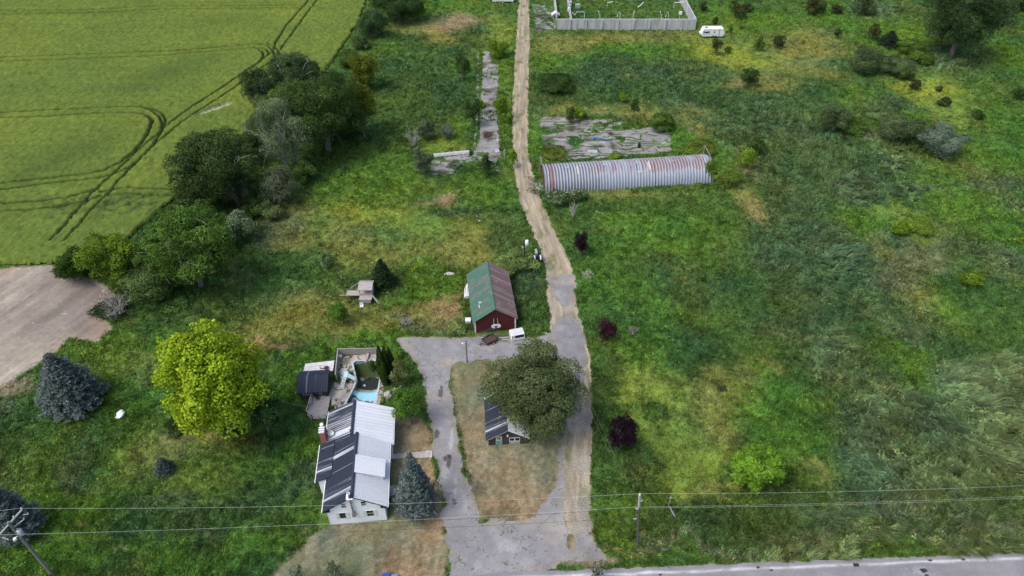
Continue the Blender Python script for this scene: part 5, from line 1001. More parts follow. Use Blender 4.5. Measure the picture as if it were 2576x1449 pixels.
def gardenshed():
    h=thing('garden_shed','small garden shed with a charcoal metal roof left of the pool','shed',(-31.0,67.0,0),R_(4.8))
    w_,d_=4.45,3.9;m=MB();m.prismx([(.35,0),(d_-.25,0),(d_-.25,1.75),(2.35,2.45),(.35,1.75)],.25,w_-.25);m.build('wall',M['darkwood'],h)
    slope('roof',(0,2.4,2.62),(w_,2.4,2.62),(w_,-.15,1.85),(0,-.15,1.85),M['roof_dark3'],h,.35)
    slope('roof',(0,2.41,2.62),(w_,2.41,2.62),(w_,4.0,2.0),(0,4.0,2.0),M['roof_dark3'],h,.35)
    q=MB();q.box(-.035,-.003,-.1,2.4,1.75,1.9);q.build('white_fascia',M['white'],h)
    window(h,.9,1.6,.95,1.45,.35,'y','white','glass',(1,0),None,.05);window(h,2.7,3.4,.95,1.45,.35,'y','white','glass',(2,0),None,.05)
    q=MB();q.box(2.4,3.9,-.1,.3,.45,.55);q.build('bench',M['greywood'],h)
    CLEAR.append([(-30.8,67.2),(-26.6,67.5),(-26.8,71),(-31.1,70.7)])
    t=thing('lean_to_shed','low shed with a flat white roof behind the garden shed','shed',(-31.0,71.3,0),R_(5))
    m=MB();m.box(.1,4.2,.1,1.7,0,1.3);m.build('wall',plain('greenish boards',(.16,.2,.17)),t)
    m=MB();m.hexa([(0,0,1.36),(4.35,0,1.30),(4.4,2.0,1.42),(.1,1.7,1.40)],[(0,0,1.42),(4.35,0,1.36),(4.4,2.0,1.48),(.1,1.7,1.46)]);m.build('roof',weathered('dirty white roof sheet',(.5,.49,.48),(.66,.66,.66),1.5,.6),t)
    CLEAR.append([(-30.8,71.4),(-26.8,71.8),(-26.9,73.3),(-30.9,73)])
    _p=FZ(615,510,1080,1260,4.262,1.5);f=thing('fire_bowl','rusty round bowl lying on the flat white roof','bowl',(_p[0],_p[1],1.46));m=MB();m.torus((0,0,.1),.33,.05,'z',20,6);m.build('rim',M['steelrust'],f);m=MB();m.dome((0,0,.02),.31,16,3,.3);m.build('bowl',M['barnred'],f)
    _p=FZ(520,520,1080,1260,4.262,1.5);f=thing('bicycle','small black scooter standing on the flat white roof','scooter',(_p[0],_p[1],1.46));m=MB();m.tube([(0,0,.02),(0,.0,.75)],.03,6);m.tube([(-.15,0,.7),(.15,0,.7)],.025,6);m.build('handlebar',M['black'],f);m=MB();m.box(0,.5,-.06,.06,.05,.09);m.build('footboard',M['black'],f)
    for x in(0,.5):
        m=MB();m.torus((x,0,.07),.055,.02,'y',12,5);m.build('wheel',M['tyre'],f)
    f.name='kick_scooter'
gardenshed()
def deck():
    P=[(-28.9,67.4),(-26.35,67.55),(-26.2,63.5),(-28.15,63.4),(-29.06,64.1)];t=thing('timber_deck','grey timber deck with a railing between the garden shed and the farmhouse','deck',(0,0,0))
    m=MB();m.prism(P,.42,.5);m.build('deck_boards',M['greywood2'],t)
    m=MB();m.prism(offset(P,-.1),.02,.415);m.build('skirting',M['darkwood'],t)
    E_=[(-28.9,67.3),(-29.0,64.1),(-28.12,63.45),(-26.25,63.55)]
    for a,b in zip(E_[:-1],E_[1:]):
        q=MB();q.bar((*a,1.4),(*b,1.4),.12,.06);q.bar((*a,.75),(*b,.75),.05,.09);q.build('rail',M['greywood'],t)
        L=math.hypot(b[0]-a[0],b[1]-a[1]);n=max(2,int(L/1.1))
        for i in range(n+1):
            u=i/n;q=MB();x=a[0]*(1-u)+b[0]*u;y=a[1]*(1-u)+b[1]*u;q.box(x-.05,x+.05,y-.05,y+.05,.0,1.37);q.build('post',M['greywood'],t)
    q=MB();q.bar((-28.95,64.6,.5),(-29.5,64.0,0),.08);q.build('brace',M['greywood'],t)
    CLEAR.append(P)
    c=thing('chair','dark outdoor chair on the timber deck under the garden shed eaves','chair',(-28.1,66.9,.5),R_(20))
    q=MB();q.box(-.25,.25,-.25,.25,.38,.43);q.build('seat',M['black'],c);q=MB();q.box(-.25,.25,.2,.25,.43,.9);q.build('backrest',M['black'],c)
    for x in(-.22,.22):
        for y in(-.22,.22):
            q=MB();q.box(x-.02,x+.02,y-.02,y+.02,0,.38);q.build('leg',M['black'],c)
    q=MB();q.box(-28.82,-28.76,65.6,66.7,.6,1.3);tag(q.build('panel_board',M['galv']),'pale rectangular board leaning inside the deck railing','board')
deck()
def slide():
    b=FZ(862,815,1080,1260,4.262,0);tp=FZ(905,665,1080,1260,4.262,1.4);t=thing('pool_slide','light blue pool slide with a white ladder beside the empty pool','slide',(b[0],b[1],0))
    dx,dy=tp[0]-b[0],tp[1]-b[1];lb=plain('light blue plastic',(.5,.66,.74))
    for s_ in(-.25,.25):
        q=MB();q.bar((s_,0,0),(dx+s_,dy,1.4),.05,.07);q.build('ladder_rail',M['white'],t)
    for i in range(6):
        u=(i+.6)/6.4;q=MB();q.bar((dx*u-.28,dy*u,1.4*u),(dx*u+.28,dy*u,1.4*u),.14,.04);q.build('rung',M['white'],t)
    q=MB();q.box(dx-.3,dx+.35,dy,dy+1.1,1.38,1.46);q.box(dx-.34,dx-.30,dy,dy+1.1,1.38,1.62);q.box(dx-.3,dx+.35,dy+1.1,dy+1.14,1.38,1.62);q.build('platform',lb,t)
    q=MB();q.hexa([(dx+.352,dy+.15,1.34),(dx+1.5,dy-.1,.75),(dx+1.5,dy+.55,.75),(dx+.352,dy+.9,1.34)],[(dx+.352,dy+.15,1.44),(dx+1.5,dy-.1,.85),(dx+1.5,dy+.55,.85),(dx+.352,dy+.9,1.44)]);q.build('chute',lb,t)
    for x,y in((dx-.25,dy+.95),(dx+.3,dy+.95),(dx+1.4,dy+.2)):
        q=MB();q.tube([(x,y,0),(x,y,.75 if x>dx+1 else 1.37)],.03,6);q.build('support',M['galv'],t)
slide()
def divingboard():
    a=FZ(1240,410,1080,1260,4.262,.3);t=thing('diving_board','grey plank board reaching from the fence to the edge of the pool','diving board',(a[0],a[1]-.25,0),R_(-4));q=MB();q.box(-.2,.2,0,1.9,.42,.5);q.build('board',M['greywood'],t)
    for y in(.9,1.6):
        q=MB();q.box(-.16,.16,y,y+.1,0,.42);q.build('stand',M['galv'],t)
divingboard()
_q=FZ(838,348,1080,1260,4.262,0)
def planter():
    t=thing('planter','small cream plastic planter in the corner of the pool fence','planter',(_q[0],_q[1],0));m=MB();m.tube([(0,0,.02),(0,0,.5)],[.2,.3],12);m.build('pot',plain('cream plastic',(.6,.56,.45)),t);m=MB();m.torus((0,0,.5),.3,.03,'z',14,5);m.build('rim',M['white'],t)
planter()
# ------------------------------------------------------------------ playhouse
def playhouse():
    t=thing('playhouse','grey timber play fort on posts with a side bridge and a slide board','play fort',(-25.45,88.75,0))
    gw=M['greywood2']
    for x in(.05,2.0):
        for y in(.05,1.9):
            q=MB();q.box(x-.06,x+.06,y-.06,y+.06,0,2.5);q.build('post',M['greywood'],t)
    q=MB();q.box(0,2.1,0,2.0,1.1,1.18);q.build('deck',gw,t)
    q=MB();q.box(.12,1.95,-.06,-.02,1.19,1.75) if False else q.box(0,2.1,-1.1,-.002,1.1,1.18);q.build('porch',gw,t)
    q=MB();q.hexa([(-.15,-.15,2.45),(2.25,-.15,2.45),(2.25,1.3,2.9),(-.15,1.3,2.9)],[(-.15,-.15,2.52),(2.25,-.15,2.52),(2.25,1.3,2.97),(-.15,1.3,2.97)]);q.build('roof',gw,t)
    q=MB();q.hexa([(-.15,1.31,2.9),(2.25,1.31,2.9),(2.25,2.3,2.45),(-.15,2.3,2.45)],[(-.15,1.31,2.97),(2.25,1.31,2.97),(2.25,2.3,2.52),(-.15,2.3,2.52)]);q.build('roof',gw,t)
    q=MB();q.box(.2,1.9,1.92,1.96,1.19,2.4);q.build('back_wall',M['darkwood'],t)
    q=MB();q.box(.45,1.5,.9,1.1,1.6,1.85);q.build('red_panel',plain('red plastic',(.28,.02,.03)),t)
    q=MB();q.box(-2.3,-.002,.1,1.3,1.1,1.18);q.build('side_platform',gw,t)
    q=MB();q.bar((-3.4,.02,1.2),(2.0,.02,1.2),.1,.14);q.build('beam',M['greywood'],t)
    q=MB();q.bar((-2.3,1.3,1.2),(.0,2.0,2.6),.07);q.build('brace',M['greywood'],t)
    q=MB();q.box(-2.3,-2.2,.6,.7,0,1.1);q.box(-2.3,-2.2,1.2,1.3,0,1.1);q.build('post',M['greywood'],t)
    q=MB();q.bar((2.1,-.1,1.3),(3.6,-1.3,.0),.28,.05);q.build('slide_board',M['greywood'],t)
    q=MB();q.box(.1,1.95,-1.12,-1.06,1.19,1.25);q.build('kick_board',M['greywood'],t)
    q=MB();q.box(.1,1.95,-1.09,-1.05,.55,1.09);q.build('lower_panel',gw,t)
    for x in(.15,1.85):
        q=MB();q.box(x-.05,x+.05,-1.0,-.9,0,1.09);q.build('post',M['greywood'],t)
    p=thing('pole','thin dark pole standing at the left end of the play fort','pole',(-28.0,89.3,0));q=MB();q.tube([(0,0,0),(-.15,.2,4.2)],[.06,.045],6);q.build('shaft',M['black'],p);q=MB();q.tube([(-.15,.2,4.2),(-.17,.22,5.0)],.07,6);q.build('pole_top',M['galv'],p)
    c=thing('chair','white plastic chair lying below the play fort','chair',(-24.95,87.0,0),R_(10));q=MB();q.box(-.28,.28,-.28,.28,.36,.42);q.build('seat',M['white'],c);q=MB();q.box(-.28,.28,.25,.30,.42,.95);q.build('backrest',M['white'],c)
    for x in(-.25,.25):
        for y in(-.25,.25):
            q=MB();q.box(x-.03,x+.03,y-.03,y+.03,0,.36);q.build('leg',M['white'],c)
        q=MB();q.box(x-.04,x+.04,-.3,.25,.6,.64);q.build('armrest',M['white'],c)
    c=thing('toy_car','orange plastic toy beside the white chair','toy',(-23.9,87.9,0),R_(30));q=MB();q.box(-.3,.3,-.18,.18,.12,.4);q.box(-.15,.2,-.16,.16,.4,.55);q.build('body',plain('orange plastic',(.75,.12,.03)),c,bevel=.04)
    for x in(-.2,.2):
        for y in(-.2,.2):
            q=MB();q.torus((x,y,.1),.07,.03,'y',10,5);q.build('wheel',M['tyre'],c)
playhouse()
# ------------------------------------------------------------------ poles and wires
PR=(14.1,44.2);PL=(-54.2,41.1);PN=(92.0,47.6)
def insul(m,x,y,z):m.tube([(x,y,z),(x,y,z+.09),(x,y,z+.18),(x,y,z+.26)],[.06,.09,.06,.05],8)
def poles():
    t=thing('utility_pole','tall roadside utility pole with a pale crossarm near the right side of the yard entrance','utility pole',(*PR,0),0)
    m=MB();m.tube([(1.1,0,0),(.2,0,9.0),(0,0,11.1)],[.17,.14,.12],10);m.build('shaft',M['dpole'],t)
    m=MB();m.bar((-.25,1.1,11.0),(.25,-1.3,10.9),.14,.14) if False else m.tube([(.2,0,9.0),(0,0,11.3)],.145,10);m.build('pale_top',M['palewood'],t)
    m=MB();m.box(-.08,.35,-.12,-.02,10.1,10.2);insul(m,.35,-.1,10.2);m.build('bracket',M['galv'],t)
    m=MB();insul(m,0,0,11.3);m.build('insulator',M['porcelain'],t)
    for z in(8.8,8.65,6.6):
        q=MB();q.box(-.2,.2,-.2,-.1,z,z+.1);q.build('bracket',M['galv'],t)
    t=thing('utility_pole','leaning roadside utility pole with a crossarm and transformer at the left edge','utility pole',(*PL,0),R_(4))
    m=MB();m.tube([(.3,-.35,0),(0,0,10.9)],[.2,.14],12);m.build('shaft',M['pole'],t)
    m=MB();m.bar((.85,1.5,10.9),(-.75,-1.35,10.3),.13,.16);m.build('crossarm',M['palewood'],t)
    for p in((.85,1.45,11.0),(.35,.6,10.85),(-.7,-1.25,10.42)):
        q=MB();insul(q,*p);q.build('insulator',M['porcelain'],t)
    for p,q_ in(((.9,1.1,10.5),(1.5,1.1,10.5)),((.1,0,9.9),(1.1,.7,10.2)),((-.4,-1.3,10.1),(.4,-1.6,10.0))):
        q=MB();q.bar(p,q_,.06);insul(q,q_[0],q_[1],q_[2]);q.build('bracket',M['galv'],t)
    q=MB();q.tube([(.42,-.05,8.4),(.42,-.05,9.3)],.27,14);q.dome((.42,-.05,9.3),.27,14,3,.4);insul(q,.42,-.05,9.4);q.build('transformer',M['galv'],t,True)
    q=MB();q.tube([(-.45,-.3,7.9),(-.3,-.4,8.3)],[.22,.16],12);q.tube([(-.3,-.3,8.3),(.1,0,8.3)],.04,6);q.build('street_light',M['white'],t)
    t=thing('utility_pole','slim dark pole with a white transformer behind the barn','utility pole',(2.14,97.4,0),R_(0))
    m=MB();m.tube([(0,0,0),(-.05,0,6.3)],[.13,.1],10);m.build('shaft',M['black'],t)
    q=MB();q.tube([(-.05,0,6.3),(-.07,0,6.9)],.05,6);q.build('top_spike',M['galv'],t)
    q=MB();q.tube([(.42,0,5.0),(.42,0,6.1)],.3,14);q.dome((.42,0,6.1),.3,14,4,.5);q.build('transformer',M['white'],t,True)
    q=MB();q.box(-.4,-.1,-.15,.1,4.6,4.75);insul(q,-.32,0,4.75);insul(q,.2,0,4.6);q.build('bracket',M['galv'],t)
    q=MB();q.tube([(-.16,-.05,.2),(-.2,-.05,4.4)],.028,5);q.build('conduit',M['white'],t)
    t=thing('lamp_pole','bare wooden pole with a small white lamp at the edge of the upper driveway','lamp pole',(-6.88,74.62,0))
    m=MB();m.tube([(0,0,0),(0,0,4.75)],[.13,.11],10);m.build('shaft',M['pole'],t)
    q=MB();q.bar((0,0,4.3),(-.5,0,4.3),.05);q.dome((-.5,0,4.15),.16,12,4,.8);q.build('lamp',M['white'],t)
    t=thing('dead_pole','broken pale forked pole leaning in the grass right of the roadside utility pole','pole',(*FZ(1210,770,2300,1800,5.175),0))
    m=MB();a=(0,0,.2);m.tube([a,(-.95,.6,2.0)],[.12,.05],8);m.tube([a,(1.6,-.5,.25)],[.12,.04],8);m.build('limb',M['palewood'],t)
    t=thing('clothes_pole','thin grey post with a small crossbar behind the roadside utility pole','post',(*FZ(1065,520,2300,1800,5.175),0));m=MB();m.tube([(0,0,0),(0,0,1.9)],.05,6);m.build('shaft',M['palewood'],t);q=MB();q.box(-.12,.12,-.05,.05,1.9,2.15);q.build('cap',M['galv'],t)
    t=thing('bracket_post','pale post with a side arm in the grass below the arch shed','post',(*G(1497,548),0),R_(-12));m=MB();m.tube([(0,0,0),(0,0,1.5)],.06,6);m.build('shaft',M['palewood'],t);q=MB();q.bar((0,0,1.5),(1.6,0,1.2),.05);q.build('arm',M['palewood'],t)
poles()
def wire(label,a,b,sag,mat,r=.011):
    a=np.array(a,float);b=np.array(b,float);n=24;pts=[]
    for i in range(n+1):
        u=i/n;p=a*(1-u)+b*u;p[2]-=4*sag*u*(1-u);pts.append(p)
    m=MB();m.tube(pts,r,5,False);tag(m.build('power_line',mat),label,'power line','overhead wires')
wire('topmost pale wire from the left roadside pole to the right one',(PL[0]+.75,PL[1]+1.5,11.2),(PR[0],PR[1],11.55),.9,M['wire'])
wire('pale middle wire of the span crossing in front of the farmhouse',(PL[0]-.6,PL[1]-1.3,10.6),(PR[0],PR[1],8.9),.7,M['wire'])
wire('thin grey wire just below the pale middle wire',(PL[0]+.1,PL[1],8.3),(PR[0],PR[1],8.65),.85,M['dwire'],.016)
wire('thick dark lowest cable between the left and right roadside poles',(PL[0]+.1,PL[1],6.9),(PR[0],PR[1],6.65),.6,M['dwire'],.017)
wire('topmost pale wire running right from the roadside pole',(PR[0],PR[1],11.55),(PN[0],PN[1],11.55),1.4,M['wire'])
wire('upper wire of the close middle pair running right from the roadside pole',(PR[0],PR[1],8.9),(PN[0],PN[1],9.1),1.1,M['wire'],.009)
wire('lower wire of the close middle pair running right from the roadside pole',(PR[0],PR[1],8.7),(PN[0],PN[1],8.9),1.25,M['wire'],.009)
wire('dark lowest cable running right from the roadside pole',(PR[0],PR[1],6.65),(PN[0],PN[1],6.9),1.2,M['dwire'],.018)
wire('left wire of the pair from the barn pole to the roadside pole',(2.25,97.4,5.2),(PR[0]-.12,PR[1],8.9),2.2,M['fwire'],.009)
wire('right wire of the pair from the barn pole to the roadside pole',(2.6,97.4,5.4),(PR[0]+.12,PR[1],9.1),1.8,M['fwire'],.009)
wire('pale wire running from the timber deck railing to the green shrub',(-29.0,64.7,1.4),(-33.0,65.6,1.7),.05,M['wire'],.009)
for o in bpy.data.objects:
    if o.name.startswith('power_line') and 'leaning' in o.get('label',''):pass
wire('wire running off left from the leaning roadside pole crossarm',(PL[0]+.75,PL[1]+1.5,11.2),(PL[0]-30,PL[1]-1,11.0),.5,M['wire'])
wire('lower wire running off left from the leaning roadside pole',(PL[0]-.6,PL[1]-1.3,10.6),(PL[0]-30,PL[1]-4,9.6),.5,M['wire'])
wire('dark cable running off left from the leaning roadside pole',(PL[0]+.1,PL[1],6.9),(PL[0]-30,PL[1]-1.5,6.6),.5,M['dwire'],.017)
# ------------------------------------------------------------------ posts, rocks and scraps
def posts():
    def post(x,y,h_,lab,grp,mat='pole'):
        t=thing('fence_post',lab,'fence post',(x,y,0),random.uniform(-.2,.2),grp);m=MB();m.tube([(0,0,0),(random.uniform(-.08,.08),random.uniform(-.05,.05),h_)],[.06,.05],6);m.build('stake',M[mat],t)
    for i in range(13):
        u=i/12;X,Y=G(1491+u*414,193+3*math.sin(i*2.1)+2*u);post(X,Y,1.35+.2*math.sin(i*3),'short weathered fence post in the row above the arch shed','row of posts above the arch shed')
    for i in range(6):
        X,Y=G(1768+i*27,98+1.5*(i%2)+13);post(X,Y,1.2,'small pale fence post in the line below the caravan','line of posts below the caravan')
    for i in range(10):
        u=i/9;X,Y=G(1116-u*18,140+u*128);post(X,Y,1.5,'pale fence post in the line up the overgrown field left of the runway','line of posts left of the runway')
posts()
def rockat(px,py,r,lab,seed,mat='conc2',sx=1,sy=1,sz=.5,z=0.12,name='rock',cat='rock'):
    X,Y=G(px,py);return debris(name,lab,cat,X,Y,z,r,M[mat] if isinstance(mat,str) else mat,sx,sy,sz,seed)
rockat(1131,691,.75,'flat pale slab of concrete lying in weeds left of the barn',11,sx=1.15,sy=.6,sz=.35,name='concrete_piece',cat='concrete')
rockat(304,1046,.75,'bright white sheet lying on the lawn right of the blue spruce',12,'white',.7,1.1,.35,.35,name='white_sheet',cat='sheet')
rockat(1219,606,.3,'small pale rock in the grass above the barn',13);rockat(1206,556,.28,'small pale rock in the grass above the first one',14);rockat(1199,545,.22,'tiny pale rock in the grass nearest the arch shed track',15)
rockat(1240,419,.55,'white rubble heap beside the dark bush at the foot of the runway',16,'white',1.2,.8,.5,name='rubble_heap',cat='rubble')
rockat(1252,432,.4,'small blue-white rubble right of the white heap',17,'galv',name='rubble_heap',cat='rubble')
def pile():
    m=MB();X0,Y0=G(1478,692)
    for i in range(46):
        a=random.uniform(0,6.3);r=random.uniform(0,1.0)*(1);x=X0+r*math.cos(a);y=Y0+r*math.sin(a)*1.1;s=random.uniform(.12,.28);m.dome((x,y,.08+max(0,.25-r*.15)),s,7,2,.6,True)
    tag(m.build('stone_pile',plain('dusty grey stone',(.20,.18,.16))),'low heap of pale stones in the grass right of the track','stone pile')
    m=MB();X0,Y0=G(1512,352);vs=[];n=12
    for j in range(7):
        for i in range(n):
            u=i/(n-1);v=j/6;vs.append((X0-1.9+3.7*u,Y0+.75-1.3*u+ (v-.5)*(1.0-.5*u),.12+.35*abs(math.sin(u*9+v*5))*(1-abs(v-.5)*1.2)))
    m.add(vs,[(j*n+i,j*n+i+1,(j+1)*n+i+1,(j+1)*n+i) for j in range(6) for i in range(n-1)])
    o=m.build('blue_tarpaulin',plain('blue tarpaulin',(.035,.11,.30),.5,v=.4,scale=2));s=o.modifiers.new('thick','SOLIDIFY');s.thickness=.03;tag(o,'crumpled blue tarpaulin on the cracked concrete slab','tarpaulin')
    X,Y=G(1493,395);t=thing('mattress_frame','small pale rectangular frame on the slab just above the arch shed roof','frame',(X,Y+2.2,.08),-.1)
    q=MB();q.box(-.9,.9,-.35,-.25,0,.12);q.box(-.9,.9,.25,.35,0,.12);q.build('side_rail',M['white'],t);q=MB();q.box(-.9,-.8,-.25,.25,0,.12);q.box(.8,.9,-.25,.25,0,.12);q.build('end_rail',M['white'],t)
    X,Y=G(1612,388);t=thing('oil_drum','dark upright drum beside the back of the arch shed','drum',(X,Y+3.0,0));q=MB();q.tube([(0,0,0),(0,0,1.1)],.34,12);q.build('drum',M['black'],t,False);q=MB();q.torus((0,0,1.1),.34,.03,'z',14,5);q.build('rim',M['steelrust'],t)
    # concrete feed trough / low wall at the apron, with kerb
    a=G(1092,397);b=G(1182,388);L=math.hypot(b[0]-a[0],b[1]-a[1]);t=thing('low_wall','long low grey wall with a white rail along the upper edge of the concrete apron','wall',(a[0],a[1],0),math.atan2(b[1]-a[1],b[0]-a[0]))
    q=MB();q.box(0,L,0,.9,0,.55);q.build('wall',M['concwall'],t);q=MB();q.box(0,L*.97,-.35,-.25,.45,.55)
    for i in range(8):q.box(.3+i*(L-.8)/7,.4+i*(L-.8)/7,-.34,-.26,0,.45)
    q.build('rail',M['white'],t);q=MB();q.box(L-.05,L+.2,-.9,.95,0,1.0);q.build('end_post',M['black'],t)
    for px,py,r in((1253,383,.42),(1258,525,0)):
        if not r:continue
    for px,py,lab in((1251,402-21,'white ring lying on the lower end of the runway'),(1255,352,'white square ring near the right edge of the runway')):
        X,Y=G(px,py);m=MB();m.torus((X,Y,.14),.38,.09,'z',12,5);tag(m.build('ring',M['white']),lab,'ring')
    X,Y=G(1269,405);t=thing('valve_post','pale grey metal post at the right edge of the runway by the track','post',(X,Y,0));q=MB();q.tube([(0,0,0),(0,0,2.6)],.09,8);q.build('shaft',M['galv'],t);q=MB();q.box(-.16,.16,-.12,.12,1.6,2.7);q.build('box',M['galv'],t)
    # planks and scraps by the barn
    for (px,py,l_,rz,lab) in ((1225,850,2.0,.1,'pale board lying on the asphalt left of the flat trailer'),(1268,850,1.6,.05,'loose plank lying between the flat trailer and the white cap'),(1272,855,1.3,-.1,'short plank nearest the white cap')):
        X,Y=G(px,py);m=MB();m.box(-l_/2,l_/2,-.11,.11,0,.06);o=m.build('plank',M['greywood']);o.location=(X,Y,.07);o.rotation_euler=(0,0,rz);tag(o,lab,'plank')
    X,Y=G(973,1446);t=thing('recycling_bin','bright blue plastic bin at the bottom edge below the front lawn','bin',(X,Y-.35,0),R_(25));q=MB();q.hexa([(-.28,-.2,0),(.28,-.2,0),(.28,.2,0),(-.28,.2,0)],[(-.36,-.27,.55),(.36,-.27,.55),(.36,.27,.55),(-.36,.27,.55)]);bl=plain('blue plastic bin',(.02,.06,.35));q.build('body',bl,t,bevel=.03);q=MB();q.box(-.4,.4,-.31,.31,.551,.6);q.build('rim',bl,t)
    X,Y=G(994,1448);t=thing('recycling_bin','pale blue plastic bin right of the bright blue one','bin',(X,Y-.35,0),R_(5));q=MB();q.hexa([(-.28,-.2,0),(.28,-.2,0),(.28,.2,0),(-.28,.2,0)],[(-.34,-.25,.4),(.34,-.25,.4),(.34,.25,.4),(-.34,.25,.4)]);bl=plain('light blue plastic bin',(.12,.22,.45));q.build('body',bl,t,bevel=.03);q=MB();q.box(-.38,.38,-.29,.29,.401,.45);q.build('rim',bl,t)
pile()
# ================================================================== trees, shrubs, dead wood
def leafquads(P,Nn,size,rng,aspect=1.0,jit=.5):
    """P centres, Nn preferred normals -> leaf quads (bent a little towards random directions)"""
    n=len(P);N=Nn+rng.normal(0,jit,(n,3));N/=np.linalg.norm(N,axis=1,keepdims=True)+1e-9
    A=rng.normal(0,1,(n,3));A-=N*(A*N).sum(1,keepdims=True);A/=np.linalg.norm(A,axis=1,keepdims=True)+1e-9;B=np.cross(N,A)
    s=(size*rng.uniform(.6,1.35,n))[:,None]*.5;V=np.empty((n,4,3))
    V[:,0]=P-A*s;V[:,1]=P-B*s*aspect*.8;V[:,2]=P+A*s;V[:,3]=P+B*s*aspect*.8
    return V.reshape(-1,3)
def fit(P,px,py,wpx,toppx,zero=True):
    """scale a plant so that it is as wide and as tall, and stands where, the survey says"""
    X,Y=G(px,py);sz=1.0
    r0=np.percentile(np.abs(P[:,0]),99.3)+1e-6;s=1.0
    for it in range(7):
        dd=Y*_c+(CAMH-np.median(P[:,2])*sz)*_s;R=wpx/2*dd/FPX;s=R/r0;Q=P*np.array([s,s,sz])
        q=lambda p_:(CAMH-(Q[:,2]))*_c-(Y+Q[:,1])*_s
        def sy():
            d=(Y+Q[:,1])*_c+(CAMH-Q[:,2])*_s;return 724.5+FPX*((CAMH-Q[:,2])*_c-(Y+Q[:,1])*_s)/d
        v=sy();bot=np.percentile(v,99.3);vm=G(1288,py)[1]-G(1288,bot)[1];Y+=np.clip(vm,-R,R)
        v=sy();top=np.percentile(v,.7);H_=np.percentile(Q[:,2],99)
        want=H_+(top-toppx)/max(FPX*(_c*1.0)/dd,1e-3);sz*=float(np.clip(max(want,R*.35)/max(H_,.05),.6,1.6))
    X=(px-1288)/FPX*dd
    return X,Y,s,sz
def limb(m,a,b,r0,r1,rng,n=5,wob=.08,sides=6):
    a=np.array(a,float);b=np.array(b,float);L=np.linalg.norm(b-a);pts=[];rr=[]
    for i in range(n+1):
        u=i/n;p=a*(1-u)+b*u
        if 0<i<n:p=p+rng.normal(0,wob*L,3)*.6
        p[2]+=.10*L*math.sin(u*math.pi);pts.append(p);rr.append(r0*(1-u)+r1*u)
    m.tube(pts,rr,sides,False)
def tree(name,label,cat,px,py,wpx,toppx,c1,c2,leaf=.34,dens=1.0,lobes=None,group=None,squat=.5,zc=None,bark='bark',gap=0.0,var=.35,flower=None,bare=0,base=0.05,spread=1.0,depth=1.0,seed=None,lr=.42,tip=1.25):
    """round-headed tree or shrub: the survey gives the foot, the crown's width and the height of its top"""
    sd_=seed if seed is not None else int(px*7+py*13)%9973;rng=np.random.default_rng(sd_);leaf=leaf*(.76 if wpx>60 else .9)
    X,Y=G(px,py);sc=(FPX*_s+(py-724.5)*_c)/CAMH;Rr=wpx/2/sc
    # py is where the near side of the crown meets the ground in the photo: the trunk stands a radius behind
    Y=Y+Rr*.62*depth;h=max(.5,Zat(X,Y+Rr*.30*depth,toppx));h=max(h,Rr*.75)
    dd=Y*_c+(CAMH-h*.5)*_s;X=(px-1288)/FPX*dd;Rr=wpx/2*dd/FPX*.93
    t=thing(name,label,cat,(X,Y,0),0,group)
    cz=h*.5;rz=h-cz;
    nl=lobes or int(np.clip(10+Rr*5,8,60));L=[]
    for i in range(nl):
        d=rng.normal(0,1,3);d/=np.linalg.norm(d);d[2]=d[2]*.9+.05;q=rng.uniform(.42,.80)
        l=lr*rng.uniform(.6,1.25)*(1 if nl<20 else .85);L.append((d[0]*Rr*q,d[1]*Rr*q*depth,cz+d[2]*rz*q,l))
    L.append((0,0,cz,.55))
    P=[];N=[];S=[]
    for lx,ly,lz,l in L:
        r=l*Rr;rzz=l*min(Rr,rz*1.1)*1.0;k=int(dens*13*r*(r+rzz)/2/(leaf*leaf)*1.6)+26
        d=rng.normal(0,1,(k,3));d/=np.linalg.norm(d,axis=1,keepdims=True);d[:,2]=np.where(d[:,2]<-.35,-d[:,2],d[:,2])
        q=rng.uniform(.62,1.08,(k,1))**.7;nz=fbm(d[:,0]*2.2+lx*3,d[:,1]*2.2+d[:,2]*2+ly*3,2,sd_%97)[:,None]
        p=d*q*(1+.25*nz)*np.array([r,r,rzz])+np.array([lx,ly,lz]);P.append(p);N.append(d*np.array([1,1,1.15]));S.append(np.full(k,rng.uniform(1-var,1+var)))
    P=np.concatenate(P);N=np.concatenate(N);S=np.concatenate(S)
    e=((P[:,0]/Rr)**2+(P[:,1]/Rr/depth)**2+((P[:,2]-cz)/max(rz,.1))**2);ok=(P[:,2]>base)&(e<1.5)
    if gap:ok&=fbm(P[:,0]*1.1/max(Rr*.25,.4),P[:,1]*1.1/max(Rr*.25,.4)+P[:,2]*.8,3,sd_%89)<(.75-gap)
    P,N,S=P[ok],N[ok],S[ok];n=len(P);fx_,fy_,s1,s2=fit(P,px,py,wpx,toppx);t.location=(fx_,fy_,0);SV=np.array([s1,s1,s2]);V=leafquads(P*SV,N,leaf*s1**.5,rng)
    w_=np.clip(.5+.5*(P[:,2]-cz)/max(rz,.1),0,1)[:,None]
    mixv=np.clip(rng.uniform(0,1,(n,1))*.6+.4*(fbm(P[:,0]*.9,P[:,1]*.9+P[:,2],3,sd_%83)[:,None]*.5+.5),0,1)
    C=(np.array(c1)*(1-mixv)+np.array(c2)*mixv)*S[:,None]*rng.uniform(.82,1.2,(n,1))*1.65
    if flower:
        m=(rng.random(n)<flower[1])&(e[ok]>.45);C[m]=np.array(flower[0])*rng.uniform(.8,1.15,(m.sum(),1))
    F=np.arange(n*4).reshape(-1,4);o=npmesh('crown',V,F,M['leaf'],t,col=np.repeat(C,4,0))
    m=MB();r0=max(.05,Rr*.055);limb(m,(0,0,0),(rng.normal(0,.1)*Rr,rng.normal(0,.1)*Rr,cz),r0,r0*.5,rng,6,.03,8)
